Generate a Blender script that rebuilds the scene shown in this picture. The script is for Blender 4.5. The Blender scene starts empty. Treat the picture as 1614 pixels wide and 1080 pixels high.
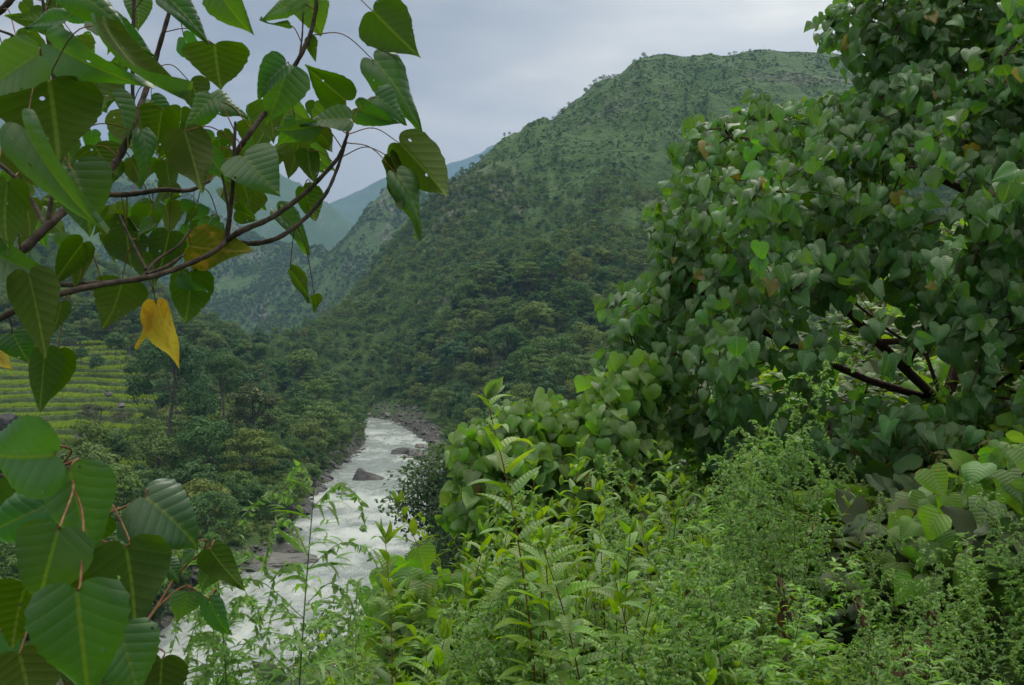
import bpy, math, random
import numpy as np
from mathutils import Vector, Matrix

R = math.radians
SEED = 11
rng = np.random.default_rng(SEED)
random.seed(SEED)
sc = bpy.context.scene
COL = sc.collection

# ------------------------------------------------------------------ camera
EYE = 45.0
F = 1614 * 35 / 36.0
cd = bpy.data.cameras.new('camera')
cam = bpy.data.objects.new('camera', cd)
COL.objects.link(cam)
cam.location = (0, 0, EYE)
cam.rotation_euler = (R(90), 0, 0)
cd.lens = 35
cd.sensor_width = 36
cd.clip_start = 0.05
cd.clip_end = 60000
cd.dof.use_dof = True
cd.dof.focus_distance = 6.0
cd.dof.aperture_fstop = 13.0
sc.camera = cam

# ------------------------------------------------------------------ world: overcast sky
SUN_EL, SUN_AZ = 58.0, 25.0          # azimuth measured from +Y towards +X
w = bpy.data.worlds.new('World')
sc.world = w
w.use_nodes = True
nt = w.node_tree
nt.nodes.clear()
def N(nt, t, **k):
    n = nt.nodes.new(t)
    for a, b in k.items():
        if a == 'inp':
            for i, v in b.items():
                n.inputs[i].default_value = v
        else:
            setattr(n, a, b)
    return n
def MATH(nt, op, a, b=None, c=None, clamp=False):
    n = nt.nodes.new('ShaderNodeMath'); n.operation = op; n.use_clamp = clamp
    for i, v in enumerate((a, b, c)):
        if v is None: continue
        if isinstance(v, (int, float)): n.inputs[i].default_value = v
        else: nt.links.new(v, n.inputs[i])
    return n.outputs[0]
def MIXC(nt, f, a, b, mode='MIX'):
    n = nt.nodes.new('ShaderNodeMix'); n.data_type = 'RGBA'; n.blend_type = mode
    for i, v in ((0, f), (6, a), (7, b)):
        if isinstance(v, (int, float)): n.inputs[i].default_value = v
        elif isinstance(v, tuple): n.inputs[i].default_value = v if len(v) == 4 else v + (1,)
        else: nt.links.new(v, n.inputs[i])
    return n.outputs[2]
def RAMP(nt, v, stops):
    n = nt.nodes.new('ShaderNodeValToRGB')
    e = n.color_ramp.elements
    while len(e) < len(stops): e.new(0.5)
    for el, (p, c) in zip(e, stops):
        el.position = p; el.color = (c if isinstance(c, tuple) else (c, c, c)) + (1,)
    nt.links.new(v, n.inputs[0])
    return n.outputs[0]

sky = N(nt, 'ShaderNodeTexSky', sky_type='NISHITA', sun_disc=False)
sky.sun_elevation = R(SUN_EL)
sky.sun_rotation = R(SUN_AZ)
tc = N(nt, 'ShaderNodeTexCoord')
sep = N(nt, 'ShaderNodeSeparateXYZ')
nt.links.new(tc.outputs['Generated'], sep.inputs[0])
el = MATH(nt, 'MAXIMUM', sep.outputs[2], 0.0)
# overcast luminance rises towards the zenith
lum = MATH(nt, 'MULTIPLY_ADD', MATH(nt, 'MULTIPLY', el, el), 1.42, 0.175)
nz = N(nt, 'ShaderNodeTexNoise', inp={2: 1.7, 3: 5.0, 4: 0.5})
mp = N(nt, 'ShaderNodeMapping', inp={3: (1.0, 1.0, 4.2)})
nt.links.new(tc.outputs['Generated'], mp.inputs[0])
nt.links.new(mp.outputs[0], nz.inputs[0])
cl = RAMP(nt, nz.outputs[0], [(0.36, (.52, .55, .60)), (0.5, (.84, .86, .88)), (0.64, (1.42, 1.38, 1.32))])
# brighter cloud where the sun stands behind it
dv = Vector(((1230 - 807) / F, 1, (540 + 110) / F)).normalized()
vd = N(nt, 'ShaderNodeVectorMath', operation='DOT_PRODUCT')
vd.inputs[1].default_value = dv
nrm = N(nt, 'ShaderNodeVectorMath', operation='NORMALIZE')
nt.links.new(tc.outputs['Generated'], nrm.inputs[0])
nt.links.new(nrm.outputs[0], vd.inputs[0])
glow = MATH(nt, 'POWER', MATH(nt, 'MAXIMUM', vd.outputs['Value'], 0.0), 22.0)
lum2 = MATH(nt, 'ADD', lum, MATH(nt, 'MULTIPLY', glow, 0.36))
cloud = MIXC(nt, 1.0, cl, lum2, 'MULTIPLY')
cloudt = MIXC(nt, 1.0, cloud, (1.10, 1.03, 0.85), 'MULTIPLY')
skys = MIXC(nt, 1.0, sky.outputs[0], (0.10, 0.10, 0.10), 'MULTIPLY')
allc = MIXC(nt, 0.93, skys, cloudt)
bg = N(nt, 'ShaderNodeBackground', inp={1: 1.0})
nt.links.new(allc, bg.inputs[0])
wo = N(nt, 'ShaderNodeOutputWorld')
nt.links.new(bg.outputs[0], wo.inputs[0])

sl = bpy.data.lights.new('sun', 'SUN')
sun = bpy.data.objects.new('sun', sl)
COL.objects.link(sun)
sl.energy = 1.0
sl.angle = R(24)
sl.color = (1.0, 0.97, 0.92)
a, e = R(SUN_AZ), R(SUN_EL)
sdir = Vector((math.sin(a) * math.cos(e), math.cos(a) * math.cos(e), math.sin(e)))
sun.rotation_euler = sdir.to_track_quat('Z', 'Y').to_euler()
sun.location = (0, 0, 200)

vs = sc.view_settings
vs.view_transform = 'Standard'
vs.look = 'None'
vs.exposure = 0.93
vs.gamma = 1.0
vs.use_curve_mapping = False
sc.render.engine = 'CYCLES'
cy = sc.cycles
cy.use_denoising = True
cy.max_bounces = 6
cy.diffuse_bounces = 3
cy.glossy_bounces = 2
cy.transmission_bounces = 3
cy.transparent_max_bounces = 6
cy.volume_bounces = 1
cy.caustics_reflective = False
cy.caustics_refractive = False
sc.render.use_persistent_data = False

# ------------------------------------------------------------------ helpers
def P(px, py, D):
    """photo pixel + depth -> point of the place"""
    return np.array([(px - 807) / F * D, D, EYE - (py - 540) / F * D])

def tag(o, label=None, cat=None, group=None, kind=None):
    if label: o['label'] = label
    if cat: o['category'] = cat
    if group: o['group'] = group
    if kind: o['kind'] = kind
    return o

def empty(name, loc=(0, 0, 0)):
    o = bpy.data.objects.new(name, None)
    o.empty_display_size = 0.3
    o.location = loc
    COL.objects.link(o)
    return o

def link(name, me, parent=None, col=None):
    o = bpy.data.objects.new(name, me)
    (col or COL).objects.link(o)
    if parent is not None:
        o.parent = parent
        o.location = tuple(-np.array(parent.location)) if PAR_WORLD[0] else (0, 0, 0)
    return o
PAR_WORLD = [False]      # when True, child mesh data is in world coordinates

class Acc:
    """collects vertices / quads / tris with uv, rnd and material index, builds one mesh"""
    def __init__(s):
        s.v = []; s.f4 = []; s.f3 = []; s.uv = []; s.r = []; s.n = 0; s.m4 = []; s.m3 = []
    def add(s, v, f, uv=None, rnd=0.0, mat=0):
        v = np.asarray(v, float)
        n = len(v)
        s.v.append(v)
        s.uv.append(np.zeros((n, 2)) if uv is None else uv)
        s.r.append(np.broadcast_to(np.asarray(rnd, float), (n,)))
        f = np.asarray(f, int)
        if f.shape[1] == 4: s.f4.append(f + s.n); s.m4.append(np.full(len(f), mat))
        else: s.f3.append(f + s.n); s.m3.append(np.full(len(f), mat))
        s.n += n
    def mesh(s, name, mats, smooth=True):
        v = np.concatenate(s.v); uv = np.concatenate(s.uv); r = np.concatenate(s.r)
        f4 = np.concatenate(s.f4) if s.f4 else np.zeros((0, 4), int)
        f3 = np.concatenate(s.f3) if s.f3 else np.zeros((0, 3), int)
        m = np.concatenate(s.m4 + s.m3)
        me = bpy.data.meshes.new(name)
        me.vertices.add(len(v)); me.vertices.foreach_set('co', v.ravel().astype(np.float32))
        li = np.concatenate([f4.ravel(), f3.ravel()]).astype(np.int32)
        me.loops.add(len(li)); me.loops.foreach_set('vertex_index', li)
        nf = len(f4) + len(f3)
        me.polygons.add(nf)
        st = np.concatenate([np.arange(len(f4)) * 4, len(f4) * 4 + np.arange(len(f3)) * 3]).astype(np.int32)
        me.polygons.foreach_set('loop_start', st)
        me.polygons.foreach_set('material_index', m.astype(np.int32))
        me.polygons.foreach_set('use_smooth', np.full(nf, smooth))
        u = me.uv_layers.new(name='UVMap')
        u.data.foreach_set('uv', uv[li].ravel().astype(np.float32))
        at = me.attributes.new('rnd', 'FLOAT', 'POINT')
        at.data.foreach_set('value', r.astype(np.float32))
        for mm in (mats if isinstance(mats, (list, tuple)) else [mats]): me.materials.append(mm)
        me.update(calc_edges=True)
        return me

def unit(a):
    return a / np.maximum(np.linalg.norm(a, axis=-1, keepdims=True), 1e-9)

def tube(acc, pts, rad, k=5, rnd=0.0, mat=0):
    pts = np.asarray(pts, float); n = len(pts)
    rad = np.broadcast_to(np.asarray(rad, float), (n,))
    t = unit(np.gradient(pts, axis=0))
    ref = np.array([0, 0, 1.0]) if abs(t[:, 2]).mean() < .8 else np.array([1.0, 0, 0])
    s1 = unit(np.cross(t, ref)); s2 = np.cross(t, s1)
    an = np.arange(k) * 2 * np.pi / k
    v = pts[:, None] + rad[:, None, None] * (np.cos(an)[None, :, None] * s1[:, None] + np.sin(an)[None, :, None] * s2[:, None])
    i = np.arange(n - 1)[:, None] * k; j = np.arange(k)[None]
    j2 = (j + 1) % k
    f = np.stack([i + j, i + j2, i + k + j2, i + k + j], -1).reshape(-1, 4)
    uv = np.zeros((n * k, 2)); L = np.concatenate([[0], np.cumsum(np.linalg.norm(np.diff(pts, axis=0), axis=1))])
    uv[:, 1] = np.repeat(L, k); uv[:, 0] = np.tile(np.arange(k) / k, n)
    acc.add(v.reshape(-1, 3), f, uv, rnd, mat)

def spline(pts, m=6):
    """catmull-rom through the points"""
    p = np.asarray(pts, float)
    p = np.vstack([2 * p[0] - p[1], p, 2 * p[-1] - p[-2]])
    out = []
    for i in range(1, len(p) - 2):
        t = np.linspace(0, 1, m, endpoint=False)[:, None]
        a, b, c, d = p[i - 1], p[i], p[i + 1], p[i + 2]
        out.append(0.5 * ((2 * b) + (-a + c) * t + (2 * a - 5 * b + 4 * c - d) * t ** 2 + (-a + 3 * b - 3 * c + d) * t ** 3))
    out.append(p[-2][None])
    return np.vstack(out)

def hsh(ix, iy, s=0):
    h = (ix.astype(np.int64) * 374761393 + iy.astype(np.int64) * 668265263 + s * 1442695041) & 0xffffffff
    h = ((h ^ (h >> 13)) * 1274126177) & 0xffffffff
    h = (h ^ (h >> 16)) & 0xffffffff
    return h / 4294967295.0
def vnoise(x, y, s=0):
    ix = np.floor(x); iy = np.floor(y); fx = x - ix; fy = y - iy
    fx = fx * fx * fx * (fx * (fx * 6 - 15) + 10); fy = fy * fy * fy * (fy * (fy * 6 - 15) + 10)
    a = hsh(ix, iy, s); b = hsh(ix + 1, iy, s); c = hsh(ix, iy + 1, s); d = hsh(ix + 1, iy + 1, s)
    return (a + (b - a) * fx) + ((c + (d - c) * fx) - (a + (b - a) * fx)) * fy
def fbm(x, y, sc_, oc=4, s=0, ridge=False):
    x = np.asarray(x, float) / sc_; y = np.asarray(y, float) / sc_
    o = 0; am = .5; tot = 0
    for i in range(oc):
        n = vnoise(x + 17.3 * i, y - 9.1 * i, s + i)
        if ridge: n = 1 - abs(2 * n - 1)
        o = o + am * n; tot += am; am *= .5; x = x * 2.03; y = y * 2.03
    return o / tot - .5

# ------------------------------------------------------------------ materials
def newmat(name):
    m = bpy.data.materials.new(name); m.use_nodes = True
    nt = m.node_tree; nt.nodes.clear()
    out = N(nt, 'ShaderNodeOutputMaterial')
    return m, nt, out
def PBSDF(nt, col, rough=.6, spec=.5, normal=None):
    b = N(nt, 'ShaderNodeBsdfPrincipled')
    if isinstance(col, tuple): b.inputs['Base Color'].default_value = col + (1,)
    else: nt.links.new(col, b.inputs['Base Color'])
    if isinstance(rough, (int, float)): b.inputs['Roughness'].default_value = rough
    else: nt.links.new(rough, b.inputs['Roughness'])
    b.inputs['Specular IOR Level'].default_value = spec
    if normal is not None: nt.links.new(normal, b.inputs['Normal'])
    return b
def NOISE(nt, vec, scale, det=4, rough=.55):
    n = N(nt, 'ShaderNodeTexNoise', inp={2: scale, 3: float(det), 4: rough})
    if vec is not None: nt.links.new(vec, n.inputs[0])
    return n.outputs[0]
def BUMP(nt, h, st=.5, dist=1.0):
    b = N(nt, 'ShaderNodeBump', inp={0: st, 1: dist})
    nt.links.new(h, b.inputs['Height'])
    return b.outputs[0]
def ATTR(nt, n): return N(nt, 'ShaderNodeAttribute', attribute_name=n).outputs['Fac']

def leaf_mat(name, top, under, trans, vein=(.16, .22, .05), rough=.42, tmix=.3, veins=True, holes=False, var=.35,
             sick=None, nveins=9.0, vs_=.45, bst=.55, aged=0):
    m, nt, out = newmat(name)
    rn = ATTR(nt, 'rnd')
    geo = N(nt, 'ShaderNodeNewGeometry')
    back = geo.outputs['Backfacing']
    c = MIXC(nt, back, top, under)
    # each leaf its own tone
    hs = N(nt, 'ShaderNodeHueSaturation')
    nt.links.new(c, hs.inputs['Color'])
    nt.links.new(MATH(nt, 'MULTIPLY_ADD', rn, -.045, .524), hs.inputs['Hue'])
    r2 = MATH(nt, 'FRACT', MATH(nt, 'MULTIPLY', rn, 7.31))
    nt.links.new(MATH(nt, 'MULTIPLY_ADD', r2, var * 2, 1 - var), hs.inputs['Value'])
    r3 = MATH(nt, 'FRACT', MATH(nt, 'MULTIPLY', rn, 3.77))
    nt.links.new(MATH(nt, 'MULTIPLY_ADD', r3, .3, .82), hs.inputs['Saturation'])
    c = hs.outputs[0]
    uv = N(nt, 'ShaderNodeUVMap', uv_map='UVMap').outputs[0]
    nrm = None
    if veins:
        s = N(nt, 'ShaderNodeSeparateXYZ'); nt.links.new(uv, s.inputs[0])
        ax = MATH(nt, 'ABSOLUTE', s.outputs[0])
        q = MATH(nt, 'MULTIPLY', MATH(nt, 'SUBTRACT', s.outputs[1], MATH(nt, 'MULTIPLY', MATH(nt, 'POWER', ax, .85), .36)), nveins)
        fr = MATH(nt, 'FRACT', MATH(nt, 'ADD', q, 10.0))
        tri = MATH(nt, 'ABSOLUTE', MATH(nt, 'SUBTRACT', fr, .5))          # .5 at a vein, 0 between
        side = MATH(nt, 'SMOOTH_MIN', 1.0, MATH(nt, 'MULTIPLY', MATH(nt, 'SUBTRACT', tri, .43), 14.0), .1, clamp=True)
        mid = MATH(nt, 'MULTIPLY', MATH(nt, 'SUBTRACT', .030, ax), 50.0, clamp=True)
        vm = MATH(nt, 'MAXIMUM', MATH(nt, 'MULTIPLY', side, vs_), mid)
        c = MIXC(nt, MATH(nt, 'MULTIPLY', vm, .75), c, vein)
        fine = NOISE(nt, uv, 22.0, 3)
        h = MATH(nt, 'ADD', MATH(nt, 'MULTIPLY', MATH(nt, 'MULTIPLY', tri, tri), -1.6), MATH(nt, 'MULTIPLY', fine, .25))
        nrm = BUMP(nt, h, bst, .006)
    blot = NOISE(nt, geo.outputs['Position'], 14.0, 3)
    c = MIXC(nt, MATH(nt, 'MULTIPLY_ADD', blot, .5, -.05, clamp=True), c, MIXC(nt, 1.0, c, (.72, .78, .7), 'MULTIPLY'))
    if sick:
        nn = NOISE(nt, uv, 3.2, 4)
        c = MIXC(nt, MATH(nt, 'MULTIPLY', MATH(nt, 'SUBTRACT', nn, .5), 9.0, clamp=True), c, sick)
    if aged:
        r4 = MATH(nt, 'FRACT', MATH(nt, 'MULTIPLY', rn, 57.3))
        c = MIXC(nt, MATH(nt, 'GREATER_THAN', r4, 1 - aged), c, (.25, .20, .07))
        bn = NOISE(nt, uv, 4.0, 3)
        wear = MATH(nt, 'MULTIPLY', MATH(nt, 'GREATER_THAN', MATH(nt, 'FRACT', MATH(nt, 'MULTIPLY', rn, 23.7)), .86), MATH(nt, 'MULTIPLY', MATH(nt, 'SUBTRACT', bn, .56), 12.0, clamp=True))
        c = MIXC(nt, MATH(nt, 'MULTIPLY', wear, .8), c, (.22, .19, .04))
    b = PBSDF(nt, c, MATH(nt, 'MULTIPLY_ADD', back, .35, rough), .45, nrm)
    nt.links.new(MATH(nt, 'MULTIPLY_ADD', back, -.36, .45), b.inputs['Specular IOR Level'])
    t = N(nt, 'ShaderNodeBsdfTranslucent')
    tcg = MIXC(nt, 1.0, MIXC(nt, 1.0, c, (3.0, 3.0, 3.0), 'MULTIPLY'), trans, 'MULTIPLY')
    nt.links.new(tcg, t.inputs[0])
    mx = N(nt, 'ShaderNodeMixShader', inp={0: tmix})
    nt.links.new(b.outputs[0], mx.inputs[1]); nt.links.new(t.outputs[0], mx.inputs[2])
    fin = mx.outputs[0]
    if holes:
        va = N(nt, 'ShaderNodeVectorMath', operation='ADD'); nt.links.new(uv, va.inputs[0])
        cb = N(nt, 'ShaderNodeCombineXYZ')
        nt.links.new(MATH(nt, 'MULTIPLY', rn, 40.0), cb.inputs[0]); nt.links.new(MATH(nt, 'MULTIPLY', rn, 91.0), cb.inputs[1])
        nt.links.new(cb.outputs[0], va.inputs[1])
        vo = N(nt, 'ShaderNodeTexVoronoi', inp={'Scale': 9.0}); nt.links.new(va.outputs[0], vo.inputs['Vector'])
        sx = N(nt, 'ShaderNodeSeparateColor'); nt.links.new(vo.outputs['Color'], sx.inputs[0])
        thr = MATH(nt, 'MULTIPLY', MATH(nt, 'GREATER_THAN', sx.outputs[0], .93), MATH(nt, 'MULTIPLY_ADD', sx.outputs[1], .22, .06))
        hole = MATH(nt, 'LESS_THAN', vo.outputs['Distance'], thr)
        tr = N(nt, 'ShaderNodeBsdfTransparent')
        mh = N(nt, 'ShaderNodeMixShader')
        nt.links.new(hole, mh.inputs[0]); nt.links.new(fin, mh.inputs[1]); nt.links.new(tr.outputs[0], mh.inputs[2])
        fin = mh.outputs[0]
    nt.links.new(fin, out.inputs[0])
    return m

M = {}
M['leaf_near'] = leaf_mat('near_leaf', (.046, .112, .036), (.050, .088, .008), (.80, 1.0, .06), vein=(.12, .17, .03), rough=.34, tmix=.27, holes=True, var=.25, vs_=.22, bst=.4, nveins=8)
M['leaf_tree'] = leaf_mat('tree_leaf', (.084, .178, .062), (.098, .165, .022), (.85, 1.0, .12), vein=(.15, .25, .10), rough=.38, tmix=.28, var=.30, aged=.007)
M['leaf_light'] = leaf_mat('sapling_leaf', (.120, .225, .048), (.125, .205, .024), (.9, 1.0, .15), vein=(.16, .25, .09), rough=.42, tmix=.32, var=.25, aged=.01)
M['leaf_yellow'] = leaf_mat('yellow_leaf', (.37, .33, .03), (.40, .34, .03), (1.0, .7, .05), vein=(.36, .30, .05), rough=.55, tmix=.3, sick=(.34, .22, .03), var=.1)
M['leaf_olive'] = leaf_mat('olive_leaf', (.10, .12, .015), (.10, .115, .012), (1.0, .85, .08), vein=(.22, .2, .06), rough=.5, tmix=.3, sick=(.22, .16, .03), var=.15)
M['leaf_lance'] = leaf_mat('shrub_leaf', (.150, .270, .026), (.17, .26, .035), (.9, 1.0, .12), vein=(.14, .2, .05), rough=.42, tmix=.3, var=.3, nveins=11)
M['leaf_pale'] = leaf_mat('weed_leaf', (.150, .275, .048), (.17, .275, .055), (.8, 1.0, .25), rough=.55, tmix=.3, veins=False, var=.3)
M['leaf_grey'] = leaf_mat('mugwort_leaf', (.175, .275, .090), (.20, .29, .11), (.8, 1.0, .35), rough=.6, tmix=.3, veins=False, var=.28)
M['leaf_dead'] = leaf_mat('dead_leaf', (.060, .038, .024), (.075, .048, .03), (1.0, .6, .3), rough=.8, tmix=.15, veins=False, var=.4)
M['leaf_under'] = leaf_mat('undergrowth_leaf', (.045, .075, .018), (.06, .09, .03), (.8, 1.0, .2), rough=.6, tmix=.2, veins=False, var=.45)
M['leaf_brown'] = leaf_mat('dry_leaf', (.075, .085, .026), (.085, .09, .035), (.9, .9, .3), rough=.7, tmix=.2, veins=False, var=.4)
M['leaf_bush'] = leaf_mat('round_leaf', (.075, .160, .022), (.10, .17, .03), (.9, 1.0, .12), rough=.45, tmix=.3, veins=False, var=.35)
M['leaf_dark'] = leaf_mat('dark_small_leaf', (.040, .085, .028), (.055, .095, .03), (.8, 1.0, .2), rough=.5, tmix=.25, veins=False, var=.35)

def bark_mat(name, c1, c2, scale=40.0):
    m, nt, out = newmat(name)
    g = N(nt, 'ShaderNodeNewGeometry').outputs['Position']
    n = NOISE(nt, g, scale, 5)
    c = RAMP(nt, n, [(.35, c1), (.65, c2)])
    b = PBSDF(nt, c, .85, .3, BUMP(nt, n, .6, .01))
    nt.links.new(b.outputs[0], out.inputs[0]); return m
M['bark'] = bark_mat('dark_bark', (.030, .020, .015), (.085, .062, .048))
M['bark_red'] = bark_mat('reddish_bark', (.035, .016, .011), (.095, .048, .034))
M['twig_green'] = bark_mat('green_stalk', (.07, .11, .03), (.14, .15, .05))
M['twig_red'] = bark_mat('red_stalk', (.13, .05, .025), (.22, .12, .055))
M['bark_far'] = bark_mat('pale_bark', (.07, .06, .05), (.18, .16, .13), 2.0)

def far_leaf_mat(name, cols, tmix=.2, warm=None, bump=True):
    m, nt, out = newmat(name)
    oi = N(nt, 'ShaderNodeObjectInfo').outputs['Random']
    rn = ATTR(nt, 'rnd')
    st = [(i / (len(cols) - 1), c) for i, c in enumerate(cols)]
    c = RAMP(nt, oi, st)
    v = MATH(nt, 'MULTIPLY_ADD', rn, .95, .5)
    c = MIXC(nt, 1.0, c, v, 'MULTIPLY')
    if warm:
        hot = MATH(nt, 'MULTIPLY', MATH(nt, 'SUBTRACT', rn, .80), 6.0, clamp=True)
        c = MIXC(nt, hot, c, warm)
    b = PBSDF(nt, c, .65, .25)
    t = N(nt, 'ShaderNodeBsdfTranslucent'); nt.links.new(c, t.inputs[0])
    mx = N(nt, 'ShaderNodeMixShader', inp={0: tmix})
    nt.links.new(b.outputs[0], mx.inputs[1]); nt.links.new(t.outputs[0], mx.inputs[2])
    nt.links.new(mx.outputs[0], out.inputs[0]); return m
M['far_forest'] = far_leaf_mat('forest_foliage', [(.066, .150, .032), (.105, .205, .036), (.145, .220, .038), (.076, .172, .048), (.175, .220, .042), (.112, .205, .058)], .3)
M['far_dark'] = far_leaf_mat('dark_foliage', [(.050, .118, .032), (.066, .140, .036), (.050, .126, .044)], .3)
M['far_bright'] = far_leaf_mat('bright_foliage', [(.105, .230, .05), (.13, .235, .045)], .3)
M['far_grey'] = far_leaf_mat('greyish_foliage', [(.085, .105, .055), (.095, .115, .06)])
M['far_blossom'] = far_leaf_mat('blossoming_foliage', [(.07, .105, .04), (.08, .11, .04)], warm=(.50, .36, .22))
M['scrub'] = far_leaf_mat('scrub_foliage', [(.075, .165, .036), (.098, .185, .040), (.070, .150, .040), (.110, .180, .046)], .3)

def rock_mat(name, c1, c2, c3, sc_=.5):
    m, nt, out = newmat(name)
    tcn = N(nt, 'ShaderNodeTexCoord').outputs['Object']
    oi = N(nt, 'ShaderNodeObjectInfo').outputs['Random']
    n = NOISE(nt, tcn, sc_, 8, .65)
    w_ = N(nt, 'ShaderNodeTexNoise', inp={2: sc_ * 5, 3: 6.0, 4: .7})
    nt.links.new(tcn, w_.inputs[0])
    mpn = N(nt, 'ShaderNodeMapping', inp={3: (.5, .5, 4.0)}); nt.links.new(tcn, mpn.inputs[0])
    lay = NOISE(nt, mpn.outputs[0], sc_ * 1.6, 5, .6)
    c = RAMP(nt, n, [(.3, c1), (.5, c2), (.72, c3)])
    c = MIXC(nt, MATH(nt, 'MULTIPLY', w_.outputs[0], .35), c, c1)
    c = MIXC(nt, MATH(nt, 'MULTIPLY', MATH(nt, 'SUBTRACT', lay, .55), 3.0, clamp=True), c, c1)
    c = MIXC(nt, 1.0, c, MATH(nt, 'MULTIPLY_ADD', oi, .7, .65), 'MULTIPLY')
    h = MATH(nt, 'ADD', MATH(nt, 'MULTIPLY', n, .8), MATH(nt, 'ADD', MATH(nt, 'MULTIPLY', w_.outputs[0], .3), MATH(nt, 'MULTIPLY', lay, .5)))
    b = PBSDF(nt, c, .75, .4, BUMP(nt, h, .9, .8))
    nt.links.new(b.outputs[0], out.inputs[0]); return m
M['rock_dark'] = rock_mat('dark_wet_rock', (.035, .035, .037), (.075, .073, .070), (.16, .155, .145))
M['rock_pale'] = rock_mat('pale_rock', (.075, .068, .060), (.16, .143, .125), (.28, .262, .238))
M['rock_grey'] = rock_mat('grey_rock', (.045, .045, .042), (.095, .094, .088), (.17, .167, .157))

# ------------------------------------------------------------------ terrain
river = np.array([(-330, 700, 18), (-200, 665, 18), (-122, 628, 17), (-79, 570, 8.5), (-63, 504, 10), (-51, 441, 12.5), (-48, 392, 14),
                  (-45.3, 344, 15.7), (-42, 294, 15.3), (-37, 243, 15.3), (-33.5, 214, 13.5), (-35.5, 196, 15.5),
                  (-37.5, 176, 16.5), (-38.5, 153, 15), (-38, 131, 15), (-42, 100, 15), (-56, 50, 16), (-64, 0, 17), (-66, -120, 17)], float)
def river_dist(x, y):
    x = np.asarray(x, float); y = np.asarray(y, float)
    best = np.full(x.shape, 1e9)
    for i in range(len(river) - 1):
        a = river[i]; b = river[i + 1]
        dx, dy = b[0] - a[0], b[1] - a[1]
        t = np.clip(((x - a[0]) * dx + (y - a[1]) * dy) / (dx * dx + dy * dy), 0, 1)
        d = np.hypot(x - a[0] - t * dx, y - a[1] - t * dy) - (a[2] + t * (b[2] - a[2]))
        best = np.minimum(best, d)
    return best
def crest(x, y, pts, slope, r0=40.0, kl=1.0, kr=1.0):
    """mountain whose crest line runs through (px, py, D) points; kl / kr steepen its left / right flank"""
    c = [P(*p) for p in pts]
    h = np.full(np.shape(x), -1e9)
    for k in sorted({kl, kr}):
        for a, b in zip(c[:-1], c[1:]):
            dx, dy = (b[0] - a[0]) * k, b[1] - a[1]
            ex, ey = (x - a[0]) * k, y - a[1]
            t = np.clip((ex * dx + ey * dy) / (dx * dx + dy * dy), 0, 1)
            d = np.hypot(ex - t * dx, ey - t * dy)
            hh = a[2] + t * (b[2] - a[2]) - slope * d * d / (d + r0)
            if kl != kr:
                left = x < a[0] + t * (b[0] - a[0])
                hh = np.where(left == (k == kl), hh, -1e9)
            h = np.maximum(h, hh)
    return h
A_CREST = [(2300, 200, 1500), (1800, 150, 1500), (1500, 118, 1480), (1345, 105, 1450), (1290, 88, 1430), (1190, 83, 1400), (1110, 92, 1350), (1010, 110, 1290),
           (960, 142, 1240), (900, 176, 1190), (850, 206, 1140), (800, 238, 1080), (760, 275, 1030), (725, 325, 980),
           (690, 368, 930), (650, 400, 890), (612, 440, 850), (560, 475, 800), (520, 505, 760), (455, 535, 740), (400, 570, 740)]
A2_CREST = [(1500, 330, 900), (1150, 300, 860), (1040, 315, 800), (960, 345, 740), (880, 400, 690), (800, 455, 660), (700, 545, 640)]
A3_CREST = [(1300, 480, 500), (1100, 520, 470), (900, 600, 440), (800, 655, 430)]
L_CREST = [(-900, 100, 1000), (-300, 230, 900), (0, 330, 800), (100, 375, 740), (200, 420, 680), (340, 510, 600), (430, 562, 570), (500, 620, 545), (555, 668, 530)]
B_CREST = [(1200, 320, 2900), (800, 340, 2600), (720, 322, 2450), (680, 300, 2350), (640, 290, 2250), (618, 289, 2200), (598, 310, 2180), (575, 340, 2150), (555, 365, 2120), (528, 405, 2080), (487, 445, 2000), (430, 505, 1900), (380, 560, 1800)]
C_CREST = [(-900, 60, 3000), (-300, 180, 2800), (0, 235, 2700), (200, 290, 2650), (300, 325, 2600), (387, 372, 2500), (443, 390, 2450), (480, 398, 2400), (510, 414, 2350), (522, 450, 2300)]
D_CREST = [(-900, 100, 5600), (-200, 150, 5500), (0, 185, 5400), (60, 215, 5400), (130, 240, 5300), (200, 233, 5300), (260, 240, 5200), (330, 270, 5200), (400, 287, 5100), (440, 287, 5000), (470, 298, 5000), (505, 318, 4950), (535, 345, 4900), (555, 362, 4850), (600, 420, 4700)]
E_CREST = [(300, 400, 8200), (440, 360, 8000), (505, 338, 8000), (530, 323, 7900), (570, 303, 7900), (620, 284, 7800), (660, 288, 7800), (700, 300, 7800), (800, 320, 7800), (1300, 330, 7800)]
F_CREST = [(560, 340, 10500), (640, 300, 10500), (690, 272, 10500), (705, 262, 10500), (722, 255, 10500), (740, 250, 10500), (756, 240, 10500), (766, 242, 10500), (780, 227, 10500), (790, 236, 10500), (830, 225, 10500), (1000, 180, 10500)]
s_az = np.array([-180, -120, -60, -30, -17.9, -11.1, -5.7, -.25, 7, 14, 20, 27.2, 40, 60, 120, 180], float)
s_val = np.array([.0, .35, .6, .62, .56, .46, .36, .27, .17, .03, -.05, -.17, -.26, -.2, 0, 0])
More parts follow.
